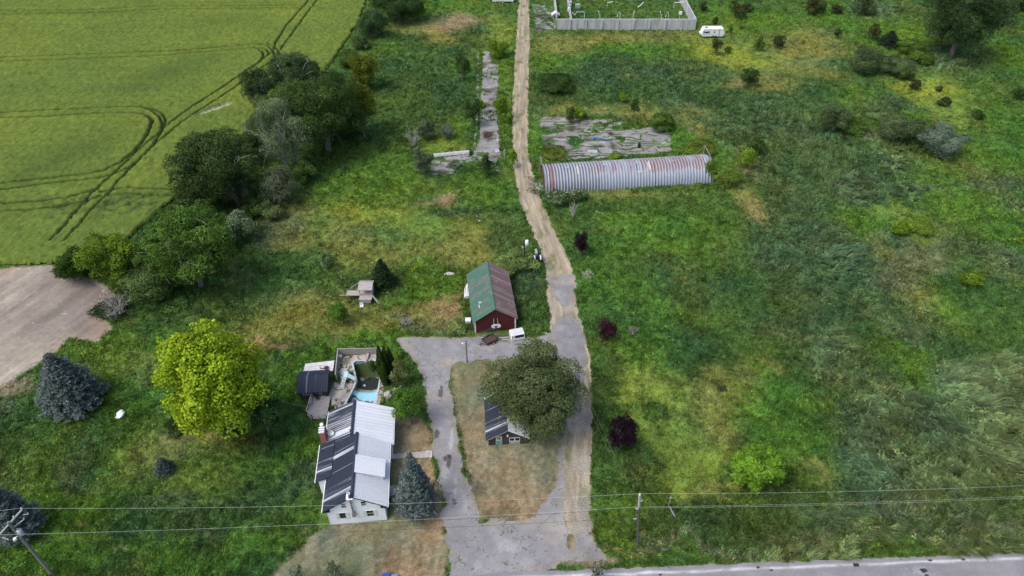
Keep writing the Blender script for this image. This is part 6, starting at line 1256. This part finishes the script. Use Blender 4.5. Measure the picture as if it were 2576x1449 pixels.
    for lx,ly,lz,l in L[:min(nl,14)]:
        f=rng.uniform(.25,.8);limb(m,(0,0,cz*f),(lx,ly,lz),r0*.42,r0*.10,rng)
    m.v=[(a*s1,b*s1,c*s2) for a,b,c in m.v];m.build('trunk',M[bark],t,True)
    if bare:
        m=MB()
        for i in range(bare):
            a=rng.uniform(0,6.28);q=rng.uniform(.5,1.0);b=(math.cos(a)*Rr*q*.95,math.sin(a)*Rr*q*.95-Rr*.1,cz+rz*rng.uniform(.0,.9));b=tuple(np.array(b)*np.array([.8,.8,.95]));limb(m,(math.cos(a)*Rr*.2,math.sin(a)*Rr*.2-Rr*.2,cz*.5),b,r0*.2,.02,rng,5,.06,5)
            for k in range(4):
                u=rng.uniform(.5,.95);c=np.array(b)*u;limb(m,c,c+rng.normal(0,1,3)*Rr*.16+np.array([0,0,.1]),.03,.012,rng,3,.06,4)
        m.v=[(a*s1,b*s1,c*s2) for a,b,c in m.v];m.build('bare_branches',M['palebark'],t,True)
    return t
def spruce(name,label,px,py,wpx,toppx,c1,c2,leaf=.2,dens=1.0,group=None,levels=None,hang=.35,cat='spruce',full=1.0):
    rng=np.random.default_rng(int(px*3+py*11)%9973);X,Y=G(px,py);sc=(FPX*_s+(py-724.5)*_c)/CAMH;Rr=wpx/2/sc;h=max(.6,Zat(X,Y,toppx)*1.0)
    t=thing(name,label,cat,(X,Y,0),0,group);P=[];N=[];S=[];nl=levels or int(np.clip(h*2.2,6,26));mb=MB()
    for i in range(nl):
        u=(i+.3)/nl;z=.12*h+(h*.88)*u*.97;r=Rr*(1-u)**.82*rng.uniform(.86,1.12)+.05;nb=int(max(5,7+r*4.0))
        for b in range(nb):
            a=2*math.pi*(b+rng.uniform(-.35,.35))/nb+i*.7;rb=r*rng.uniform(.72,1.12);k=int(dens*(10+rb*34*full*(.2/leaf)**1.3));s=rng.uniform(.05,1,k)**.6*rb
            side=rng.normal(0,1,k)*(.10+.17*(rb-s)+.05);dz=-hang*s*.75+.22*(s/rb)**2.2*rb*.55+rng.normal(0,.06,k)
            x=s*math.cos(a)-side*math.sin(a);y=s*math.sin(a)+side*math.cos(a);P.append(np.stack([x,y,z+dz-np.abs(side)*.25],1))
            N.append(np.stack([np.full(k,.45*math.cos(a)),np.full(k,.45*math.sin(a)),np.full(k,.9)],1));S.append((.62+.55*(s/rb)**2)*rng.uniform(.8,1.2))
            if i%2==0 and b%2==0:mb.bar((0,0,z+.02),(rb*.8*math.cos(a),rb*.8*math.sin(a),z-hang*rb*.45),.03)
    P=np.concatenate(P);N=np.concatenate(N);S=np.concatenate(S);ok=P[:,2]>.04;P,N,S=P[ok],N[ok],S[ok];n=len(P);fx_,fy_,s1,s2=fit(P,px,py,wpx,toppx);t.location=(fx_,fy_,0);V=leafquads(P*np.array([s1,s1,s2]),N,leaf,rng,.7,.55);mb.v=[(a*s1,b*s1,c*s2) for a,b,c in mb.v];h*=s2
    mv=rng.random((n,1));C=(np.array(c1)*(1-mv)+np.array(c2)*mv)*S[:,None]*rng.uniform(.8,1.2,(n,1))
    npmesh('crown',V,np.arange(n*4).reshape(-1,4),M['leaf'],t,col=np.repeat(C,4,0))
    mb.tube([(0,0,0),(0,0,h*.96)],[max(.06,Rr*.07),.02],8,False);mb.build('trunk',M['bark'],t)
    return t
def cedar(name,label,px,py,wpx,toppx,c1,c2,group=None,leaf=.16,cat='cedar'):
    rng=np.random.default_rng(int(px*5+py*3)%9973);X,Y=G(px,py);sc=(FPX*_s+(py-724.5)*_c)/CAMH;Rr=wpx/2/sc;h=max(.6,Zat(X,Y,toppx))
    t=thing(name,label,cat,(X,Y,0),0,group);n=int(16*Rr*h/(leaf*leaf)*1.4)+60;u=rng.random(n)**.85;a=rng.uniform(0,6.283,n)
    prof=np.sin(np.clip(u*.93+.10,0,1)*math.pi)**.55*(1-u*.45);r=Rr*prof*(rng.uniform(.75,1.05,n)+.18*np.sin(a*5+u*11)*(u<.9))
    P=np.stack([r*np.cos(a),r*np.sin(a),u*h],1);N=np.stack([np.cos(a),np.sin(a),np.full(n,.5)],1);V=leafquads(P,N,leaf,rng,1.4,.4)
    mv=rng.random((n,1));C=(np.array(c1)*(1-mv)+np.array(c2)*mv)*(rng.uniform(.7,1.3,(n,1)))*(1+.25*fbm(a*2,u*6,2,3))[:,None]
    npmesh('crown',V,np.arange(n*4).reshape(-1,4),M['leaf'],t,col=np.repeat(C,4,0))
    m=MB();m.tube([(0,0,0),(0,0,h*.9)],[.08,.02],6,False);m.build('trunk',M['bark'],t);return t
def deadwood(name,label,cat,px,py,wpx,toppx,n=16,leafy=0,c=(.10,.11,.07),bark='palebark',r0=.09,group=None,arch=.5):
    rng=np.random.default_rng(int(px+py*3)%9973);X,Y=G(px,py);sc=(FPX*_s+(py-724.5)*_c)/CAMH;Rr=wpx/2/sc;h=max(.5,Zat(X,Y,toppx)-Rr*.2);t=thing(name,label,cat,(X,Y,0),0,group);m=MB();tips=[]
    for i in range(n):
        a=rng.uniform(0,6.283);q=rng.uniform(.25,1);e=np.array([math.cos(a)*Rr*q,math.sin(a)*Rr*q,h*rng.uniform(.5,1)*(1-.35*q)]);limb(m,(rng.normal(0,.08),rng.normal(0,.08),0),e,r0*rng.uniform(.5,1),.02,rng,5,.05,5)
        for k in range(6):
            u=rng.uniform(.35,.95);b=e*u;d=rng.normal(0,1,3)*Rr*.22;d[2]=abs(d[2])*.8;limb(m,b,b+d,r0*.28,.01,rng,3,.06,4);tips.append(b+d)
            for j in range(2):
                g=rng.normal(0,1,3)*Rr*.12;limb(m,b+d*.6,b+d*.6+g,.018,.008,rng,2,.05,3);tips.append(b+d*.6+g)
    m.build('branches',M[bark],t,True)
    if leafy:
        tips=np.array(tips);k=int(leafy*len(tips));P=tips[rng.integers(0,len(tips),k)]+rng.normal(0,Rr*.09,(k,3));P=P[P[:,2]>.05];k=len(P);V=leafquads(P,np.tile([0,0,1.],(k,1)),.2,rng)
        C=np.array(c)*rng.uniform(.6,1.4,(k,1));npmesh('foliage',V,np.arange(k*4).reshape(-1,4),M['leaf'],t,col=np.repeat(C,4,0))
    return t
GD1,GD2=(.020,.040,.012),(.046,.082,.022)
GM1,GM2=(.030,.060,.012),(.070,.120,.022)
GB1,GB2=(.055,.105,.012),(.105,.165,.020)
GY1,GY2=(.100,.155,.010),(.215,.285,.020)
GG1,GG2=(.060,.082,.048),(.125,.150,.095)
PU1,PU2=(.007,.004,.007),(.020,.010,.016)
BS1,BS2=(.062,.088,.084),(.165,.205,.195)
TL='trees and shrubs of the hedgerow'
tree('maple_tree','big round yellow-green maple on the lawn left of the garden shed','tree',528,1082,238,822,GY1,GY2,leaf=.42,dens=1.05,lobes=70,var=.22,squat=.5,lr=.30,seed=4)
tree('locust_tree','big dark grey-green tree spreading over the outbuilding in the yard','tree',1347,1092,258,862,(.034,.052,.018),(.095,.120,.050),leaf=.25,dens=.75,lobes=64,gap=.06,var=.30,lr=.30,seed=9)
tree('dark_shrub','dark evergreen shrub under the left side of the yellow-green maple','shrub',455,1100,78,1050,GD1,(.03,.05,.014),leaf=.25)
tree('broadleaf_shrub','wide dark green shrub at the right foot of the yellow-green maple','shrub',655,1082,112,965,(.022,.055,.016),(.055,.10,.03),leaf=.30,lobes=26,lr=.34)
tree('broadleaf_shrub','small green shrub just left of the wide shrub under the maple','shrub',575,1102,48,1062,(.03,.07,.02),(.06,.12,.03),leaf=.26)
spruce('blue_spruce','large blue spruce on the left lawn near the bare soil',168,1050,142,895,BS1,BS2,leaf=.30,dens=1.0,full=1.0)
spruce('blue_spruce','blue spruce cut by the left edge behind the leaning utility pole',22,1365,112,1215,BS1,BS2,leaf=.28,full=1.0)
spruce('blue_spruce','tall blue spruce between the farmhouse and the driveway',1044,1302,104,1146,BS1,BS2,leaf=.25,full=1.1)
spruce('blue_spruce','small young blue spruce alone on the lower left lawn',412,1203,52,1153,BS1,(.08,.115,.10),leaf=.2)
tree('purple_shrub','large round dark purple shrub, nearest the road','shrub',1563,1126,78,1046,PU1,PU2,leaf=.2,group='purple shrubs along the track',lobes=30,lr=.34,var=.15)
tree('purple_shrub','dark purple shrub in the middle of the three along the track','shrub',1530,850,48,802,PU1,(.045,.018,.022),leaf=.2,group='purple shrubs along the track',var=.2)
tree('purple_shrub','small dark purple shrub farthest up, below the arch shed','shrub',1464,632,40,585,PU1,PU2,leaf=.2,group='purple shrubs along the track',var=.15)
tree('round_bush','bright green round bush on the grass near the road at the right','bush',1905,1226,124,1120,(.040,.100,.010),(.125,.225,.025),leaf=.28,lobes=80,lr=.22,var=.22,dens=2.0,depth=.9)
# hedgerow, near to far
deadwood('dead_bush','fallen dead bush with bare grey branches at the end of the hedgerow','bush',300,788,105,728,n=22,leafy=1.2,c=(.035,.05,.03),group=TL,r0=.13)
tree('ivy_shrub','low dark shrub under the bare branches of the dead bush','shrub',275,802,88,768,GD1,(.04,.055,.03),leaf=.25,group=TL)
tree('hedgerow_tree','dark small tree at the lower left end of the hedgerow','tree',186,700,100,622,(.014,.034,.008),(.035,.07,.012),leaf=.30,group=TL,lobes=18)
tree('hedgerow_tree','bright green tree second from the lower left end of the hedgerow','tree',270,705,145,590,(.045,.085,.010),(.10,.155,.018),leaf=.32,group=TL,lobes=34,lr=.32,seed=3)
tree('hedgerow_tree','mid green tree above the dead bush, lower half of the big clump','tree',392,752,180,632,(.035,.065,.020),(.075,.115,.036),leaf=.32,group=TL,lobes=34,lr=.32,seed=21)
tree('hedgerow_tree','largest spreading green tree with bare twigs in the lower clump','tree',462,700,235,520,(.032,.068,.014),(.072,.128,.024),leaf=.34,group=TL,lobes=44,lr=.28,bare=4,seed=22,gap=.04)
tree('hedgerow_bush','small round green bush below the lower clump beside the meadow','bush',440,785,62,742,(.035,.075,.018),(.07,.12,.03),leaf=.28,group=TL)
tree('hedgerow_tree','round dark green tree with fine leaves against the crop edge','tree',498,620,150,514,(.022,.060,.014),(.05,.105,.026),leaf=.28,group=TL,lobes=40,lr=.3)
tree('hedgerow_tree','low dark tree at the crop edge left of the round fine-leaved one','tree',430,590,90,522,(.02,.05,.012),(.045,.08,.02),leaf=.28,group=TL)
tree('elder_shrub','shrub covered in white blossom on the meadow side of the hedgerow','shrub',590,602,82,530,(.04,.07,.025),(.09,.13,.05),leaf=.26,group=TL,flower=((.34,.40,.30),.30),lobes=20)
tree('hedgerow_tree','very large dark green tree in the middle of the hedgerow','tree',545,500,205,330,(.020,.036,.012),(.045,.072,.022),leaf=.32,group=TL,lobes=52,lr=.28,bare=3,seed=33)
tree('hedgerow_tree','grey-green poplar with pale bare trunks beside the very large dark tree','tree',700,400,165,242,(.045,.072,.028),(.105,.142,.070),leaf=.24,dens=.6,group=TL,lobes=36,lr=.27,bark='palebark',gap=.12,bare=16,flower=((.28,.34,.28),.06),seed=35)
deadwood('bare_sapling','tall pale leafless sapling at the meadow edge of the poplar','sapling',748,422,52,262,n=7,bark='palebark',r0=.14,group=TL,leafy=1.5,c=(.10,.12,.07))
tree('hedgerow_shrub','brushy grey-green shrub with thin trunks below the poplar','shrub',690,505,100,418,(.045,.06,.03),(.10,.12,.065),leaf=.24,dens=.55,group=TL,gap=.12,bare=9,bark='palebark')
tree('hedgerow_shrub','small yellow-green shrub lowest of the brush below the poplar','shrub',684,548,52,505,(.05,.08,.025),(.11,.14,.05),leaf=.24,group=TL,flower=((.3,.32,.2),.08))
tree('hedgerow_shrub','dull brushy shrub between the blossoming shrub and the large dark tree','shrub',600,520,90,440,(.03,.045,.022),(.07,.085,.045),leaf=.24,dens=.6,group=TL,bare=6,bark='palebark',gap=.1)
tree('hedgerow_tree','bright leafy tree between the poplar and the spiky dark tree','tree',690,285,95,220,(.04,.075,.012),(.075,.12,.02),leaf=.30,group=TL)
tree('hedgerow_tree','spiky dark tree with gaps on the crop side of the hedgerow','tree',655,264,102,172,(.018,.032,.014),(.04,.062,.026),leaf=.26,group=TL,gap=.1,lobes=24,bare=3)
tree('hedgerow_tree','dark tree with pale twigs at the upper left of the hedgerow','tree',735,218,130,134,(.022,.042,.018),(.048,.08,.03),leaf=.28,group=TL,bare=10,gap=.06,lobes=26)
tree('hedgerow_tree','broad dark tree forming the upper end of the hedgerow','tree',808,348,228,185,(.020,.042,.012),(.048,.082,.022),leaf=.32,group=TL,lobes=50,lr=.28,bare=2,seed=41)
tree('hedgerow_tree','yellow-green tree at the right side of the broad dark tree','tree',903,318,85,212,(.05,.07,.012),(.12,.145,.022),leaf=.28,group=TL,lobes=24)
tree('lone_tree','olive-green round tree standing apart above the hedgerow','tree',909,212,88,140,(.045,.065,.010),(.105,.125,.018),leaf=.28,lobes=24)
tree('hedgerow_bush','dark green bush along the upper crop edge','bush',938,82,84,28,(.022,.045,.018),(.045,.08,.03),leaf=.28,group='bushes along the upper crop edge')
tree('hedgerow_bush','dark bush mass at the top edge beside the crop','bush',1000,42,120,-30,(.016,.036,.012),(.036,.066,.02),leaf=.3,group='bushes along the upper crop edge')
tree('hedgerow_bush','thin brushy bush on the crop edge below the dark bushes','bush',905,120,46,90,(.03,.055,.02),(.06,.09,.03),leaf=.26,group='bushes along the upper crop edge')
tree('hedgerow_tree','dense dark tree filling the hedgerow between the poplar and the broad dark tree','tree',765,330,110,215,(.020,.040,.012),(.045,.078,.022),leaf=.30,group=TL,lobes=26)
tree('hedgerow_shrub','dark undergrowth bush at the meadow side foot of the broad dark tree','shrub',870,352,90,300,(.018,.038,.012),(.04,.07,.02),leaf=.28,group=TL)
tree('hedgerow_shrub','dark undergrowth bush between the lower clump and the dull brush','shrub',545,560,90,500,(.018,.038,.012),(.04,.07,.02),leaf=.28,group=TL)
tree('hedgerow_shrub','dark shrub filling the crop side foot of the poplar','shrub',620,400,90,335,(.02,.04,.014),(.045,.07,.024),leaf=.28,group=TL)
tree('hedgerow_shrub','dark shrub on the crop side between the two small upper trees','shrub',668,330,90,282,(.022,.044,.014),(.05,.08,.024),leaf=.28,group=TL)
for px,py,wd,tp,lab in ((640,545,80,495,'small dark shrub tucked between the blossoming shrub and the poplar brush'),(760,455,70,405,'low green shrub on the meadow edge right of the poplar brush'),(500,640,90,585,'green shrub at the right foot of the largest spreading tree'),(845,262,80,205,'green shrub at the crop edge above the broad dark tree'),(880,165,60,125,'small green shrub at the crop edge above the olive-green tree'),(345,690,80,610,'green shrub filling the gap left of the largest spreading tree'),(735,300,80,245,'green shrub between the bright leafy tree and the broad dark tree')):
    tree('hedgerow_shrub',lab,'shrub',px,py,wd,tp,(.028,.056,.014),(.065,.112,.026),leaf=.28,group=TL)
# yard shrubs
spruce('conifer','dark green conifer right behind the play fort',962,733,72,654,(.016,.034,.014),(.036,.062,.026),leaf=.22,cat='conifer')
tree('green_bush','small dense green bush below left of the play fort','bush',850,806,48,760,(.035,.08,.010),(.07,.135,.02),leaf=.2)
tree('green_bush','pale grey-green bush in the meadow above the play fort','bush',819,670,36,634,(.07,.12,.05),(.11,.17,.08),leaf=.2,dens=.7)
for i,(px,py,wd,tp) in enumerate(((965,953,26,868),(976,948,24,872),(987,940,22,874),(971,966,26,905))):
    cedar('arborvitae',['tallest narrow cedar column at the right end of the pool fence','middle narrow cedar column by the pool','right-hand narrow cedar column by the driveway edge','shorter front cedar column nearest the pool coping'][i],px,py,wd,tp,(.022,.044,.010),(.045,.075,.016),'row of narrow cedars by the pool',.15)
tree('weed_mound','overgrown green mound between the pool rock and the farmhouse','bush',1026,1052,80,978,(.03,.07,.012),(.065,.125,.02),leaf=.26,dens=.8,lobes=24,lr=.36)
tree('weed_mound','mixed green and brown weeds right of the narrow cedars','bush',1006,965,46,905,(.05,.07,.02),(.11,.12,.05),leaf=.22,dens=.8)
tree('green_bush','small bright bush behind the narrow cedars','bush',1000,905,26,880,(.035,.08,.012),(.07,.13,.02),leaf=.2)
tree('pool_weed','dark weed bush growing inside the drained pool','bush',937,935,26,906,(.014,.035,.010),(.03,.06,.016),leaf=.16)
tree('vine_bush','light green vine heap around the foot of the dark pole','bush',1300,690,112,622,(.07,.115,.03),(.15,.20,.065),leaf=.26,dens=.75,lobes=26,lr=.3,gap=.03)
tree('vine_bush','dark nettle patch right of the barn','bush',1325,712,70,680,(.03,.06,.022),(.06,.10,.04),leaf=.24,dens=.7)
for i,(px,py,wd,tp,c) in enumerate(((1225,433,40,390,0),(1161,186,42,133,0),(1190,298,48,250,0),(1212,275,20,250,1),(1253,140,52,102,1),(1262,283,42,242,1),(1273,308,30,284,1),(1398,230,96,186,0),(1598,280,24,242,0),(1568,254,24,234,1),(1436,302,24,270,0),(1462,297,34,272,1),(1668,325,68,282,2),(1290,412,26,375,1))):
    lab=['dark leafy bush over the white rubble at the foot of the runway','dark bush left of the upper end of the runway','grey-green bush left of the middle of the runway','small bright bush touching the left edge of the runway','bright yellow-green bush at the top end of the runway','bright bush right of the middle of the runway','small bright bush next to the straw track','broad dark mound bush right of the straw track','narrow dark bush above the cracked slab','small yellow bush above the cracked slab','narrow dark sapling growing in the cracked slab','small light bush growing in the cracked slab','spreading green bush at the right of the cracked slab','small bright bush between the runway post and the track'][i]
    a,b=((GD1,GD2),(GB1,GB2),(GM1,GM2))[c];tree('bush',lab,'bush',px,py,wd,tp,a,b,leaf=.26)
deadwood('dead_shrub','leafless grey shrub in the field left of the runway','shrub',1040,370,46,282,n=12,leafy=.5,c=(.12,.12,.10))
tree('olive_shrub','grey-green shrub beside the leafless grey one','shrub',1072,345,44,305,(.04,.06,.03),(.08,.10,.055),leaf=.24);tree('olive_shrub','small pale grey shrub left of the runway below the post line','shrub',1122,345,40,312,(.06,.08,.05),(.10,.12,.08),leaf=.22,dens=.6)
tree('olive_shrub','silvery shrub at the left end of the low wall','shrub',1062,432,52,372,(.045,.065,.036),(.09,.115,.07),leaf=.24,gap=.04);tree('olive_shrub','small silvery shrub growing through the concrete apron','shrub',1143,424,32,402,(.06,.085,.05),(.11,.14,.09),leaf=.2,dens=.6)
tree('flowering_bush','bush with white blossom clusters at the left foot of the arch shed','bush',1405,512,62,478,(.04,.07,.02),(.08,.12,.04),leaf=.24,flower=((.42,.46,.38),.14),depth=.5);tree('flowering_bush','smaller white-blossomed bush right of the first at the arch shed foot','bush',1455,504,44,474,(.04,.07,.02),(.08,.12,.04),leaf=.24,flower=((.42,.46,.38),.16),depth=.5)
deadwood('bare_sapling','small bare pale tree in front of the arch shed','sapling',1441,548,36,492,n=8,r0=.07,leafy=.3,c=(.3,.3,.25))
tree('roof_weed','green bush behind the middle of the arch shed','bush',1546,402,38,382,GB1,GB2,leaf=.24,seed=8);tree('roof_weed','vine climbing over the right end of the arch shed','vine',1791,440,36,402,GB1,GM2,leaf=.24)
for i,(px,py,wd,tp,c) in enumerate(((1888,208,46,170,0),(1912,122,30,90,2),(1960,116,32,90,3),(1806,130,26,97,3),(1833,131,18,116,2),(2200,90,34,60,3),(2292,132,68,98,2),(2178,178,76,118,4),(2255,188,90,142,4),(2270,192,40,162,5),(2318,160,60,128,2),(2372,112,34,90,6),(2108,318,86,262,4),(2152,340,74,295,5),(2262,345,90,290,4),(2325,350,60,300,4),(2463,297,30,274,0),(2382,265,26,244,3),(2364,265,16,254,3),(2300,222,28,200,3),(2292,200,20,186,3),(2362,228,18,216,3),(2568,248,36,222,0),(1880,415,42,374,1),(1901,385,44,346,0),(2446,718,56,680,1),(2055,30,50,-5,3),(2105,32,30,12,3),(1800,60,14,42,3),(1860,38,34,8,3),(1845,22,24,-2,2),(1885,30,22,8,3),(1703,122,0,100,2),(2195,322,40,300,5),(1986,90,0,70,0),(2110,88,20,72,3),(2340,395,0,300,0),(2572,20,60,-20,0),(1765,70,0,40,0),(1840,82,14,62,2),(1770,25,20,5,3),(2180,30,60,-20,4),(2200,60,0,0,0),(2270,590,60,560,1),(2310,590,70,545,7),(2574,612,30,590,1),(1815,985,26,970,3),(1647,1062,64,1034,5))):
    if not wd:continue
    lab={0:'dark round bush',1:'bright lime-green bush',2:'mid green bush',3:'small dark reddish-green juniper',4:'large grey-green willow bush',5:'leafy green bush',6:'yellow-green bush',7:'tangled bright bush'}[c]
    where={0:'at the near edge of the dry clearing',1:'nearest the caravan on its right',2:'second to the right of the caravan',3:'directly below the caravan',4:'just right of the one below the caravan',6:'at the right end of the far bush group',7:'at the left of the upper willow group',8:'in the middle of the upper willow group',9:'in front of the upper willow group',10:'at the right of the upper willow group',11:'at the foot of the large far tree',12:'at the left of the lower willow group',13:'right of the first in the lower willow group',14:'left of the silvery tree in the lower group',15:'touching the silvery tree',16:'alone near the right edge',17:'the larger of the pair on the yellow slope',18:'the smaller of the pair on the yellow slope',19:'lowest of the three on the yellow slope',20:'leftmost of the three on the yellow slope',21:'upper one of the three on the yellow slope',22:'cut by the right edge, middle height',23:'right of the arch shed, lower one',24:'right of the arch shed, upper one',25:'alone in the laid grass at the right',26:'at the top edge, right of centre',27:'beside the top edge group',28:'just right of the enclosure',29:'at the top, right of the enclosure',30:'behind the one right of the enclosure',31:'third right of the enclosure at the top',33:'small, between the two lower willow groups',35:'low in the dry clearing',37:'in the top right corner',39:'small, between the enclosure and the dry clearing',40:'close to the enclosure corner at the top',41:'left of the large far tree at the top edge',43:'first in the tangle in the laid grass',44:'main one in the tangle in the laid grass',45:'cut by the right edge, lower down',46:'low on the lawn at the right of the yard',47:'low and spreading on the dry lawn at the right',5:'in the group above the upper willows'}.get(i,'number %d'%i)
    a,b=((GD1,GD2),(GB1,GB2),(GM1,GM2),((.024,.032,.012),(.048,.058,.022)),((.035,.055,.022),(.075,.105,.045)),(GM1,(.065,.115,.028)),((.08,.10,.015),(.14,.16,.025)),((.05,.09,.012),(.11,.16,.025)))[c]
    nm={0:'round_bush',1:'lime_bush',2:'green_bush',3:'juniper',4:'willow_bush',5:'leafy_bush',6:'yellow_bush',7:'tangled_bush'}[c]
    tree(nm,lab+' '+where,'juniper' if c==3 else 'bush',px,py,wd,tp,a,b,leaf=.28,group='scattered bushes of the rough pasture',dens=.9)
spruce('conifer','pointed dark conifer in the upper willow group',2238,122,58,78,(.018,.032,.020),(.04,.06,.034),leaf=.28,cat='conifer',group='scattered bushes of the rough pasture')
tree('large_tree','very large dark tree near the top right corner','tree',2440,112,185,-40,(.020,.040,.016),(.045,.078,.028),leaf=.36,lobes=60,lr=.28,seed=51)
tree('blossom_shrub','white-flowered shrub against the left side of the large far tree','shrub',2366,95,28,62,(.05,.08,.04),(.10,.13,.08),leaf=.26,flower=((.4,.45,.42),.4))
tree('silver_tree','silvery grey-green tree in the lower willow group','tree',2372,388,118,308,(.045,.072,.045),(.095,.130,.09),leaf=.28,lobes=34,lr=.3,flower=((.22,.28,.24),.10))
for px,py,wd,tp,lab in ((745,1470,34,1424,'small leafy sapling at the bottom edge of the front lawn'),(838,1480,52,1412,'larger leafy sapling right of the small one at the bottom edge')):
    tree('sapling',lab,'sapling',px,py,wd,tp,(.04,.06,.035),(.08,.10,.06),leaf=.16,dens=.4,gap=.1)
deadwood('bare_sapling','bare pale sapling at the roadside below the yard entrance','sapling',1500,1462,44,1395,n=8,r0=.05,leafy=2,c=(.07,.09,.05))
deadwood('brush_pile','grey brush pile at the upper left edge of the asphalt yard','brush pile',1022,818,44,798,n=14,r0=.05)
deadwood('brush_pile','grey brush heap inside the meadow near the upper purple shrub','brush pile',1590,838,40,818,n=10,r0=.04,leafy=1,c=(.12,.13,.07))
tree('vine_bush','green and yellow vine bank right of the arch shed','bush',1830,470,70,425,GB1,(.10,.13,.03),leaf=.28,dens=.7);tree('vine_bush','vine bank behind the right end of the arch shed','bush',1760,395,80,362,(.05,.085,.015),(.11,.145,.025),leaf=.28,dens=.7);tree('vine_bush','low vine heap behind the left end of the arch shed','bush',1395,402,70,380,(.05,.08,.015),(.11,.14,.03),leaf=.26,dens=.7)
build_grass();build_weeds()
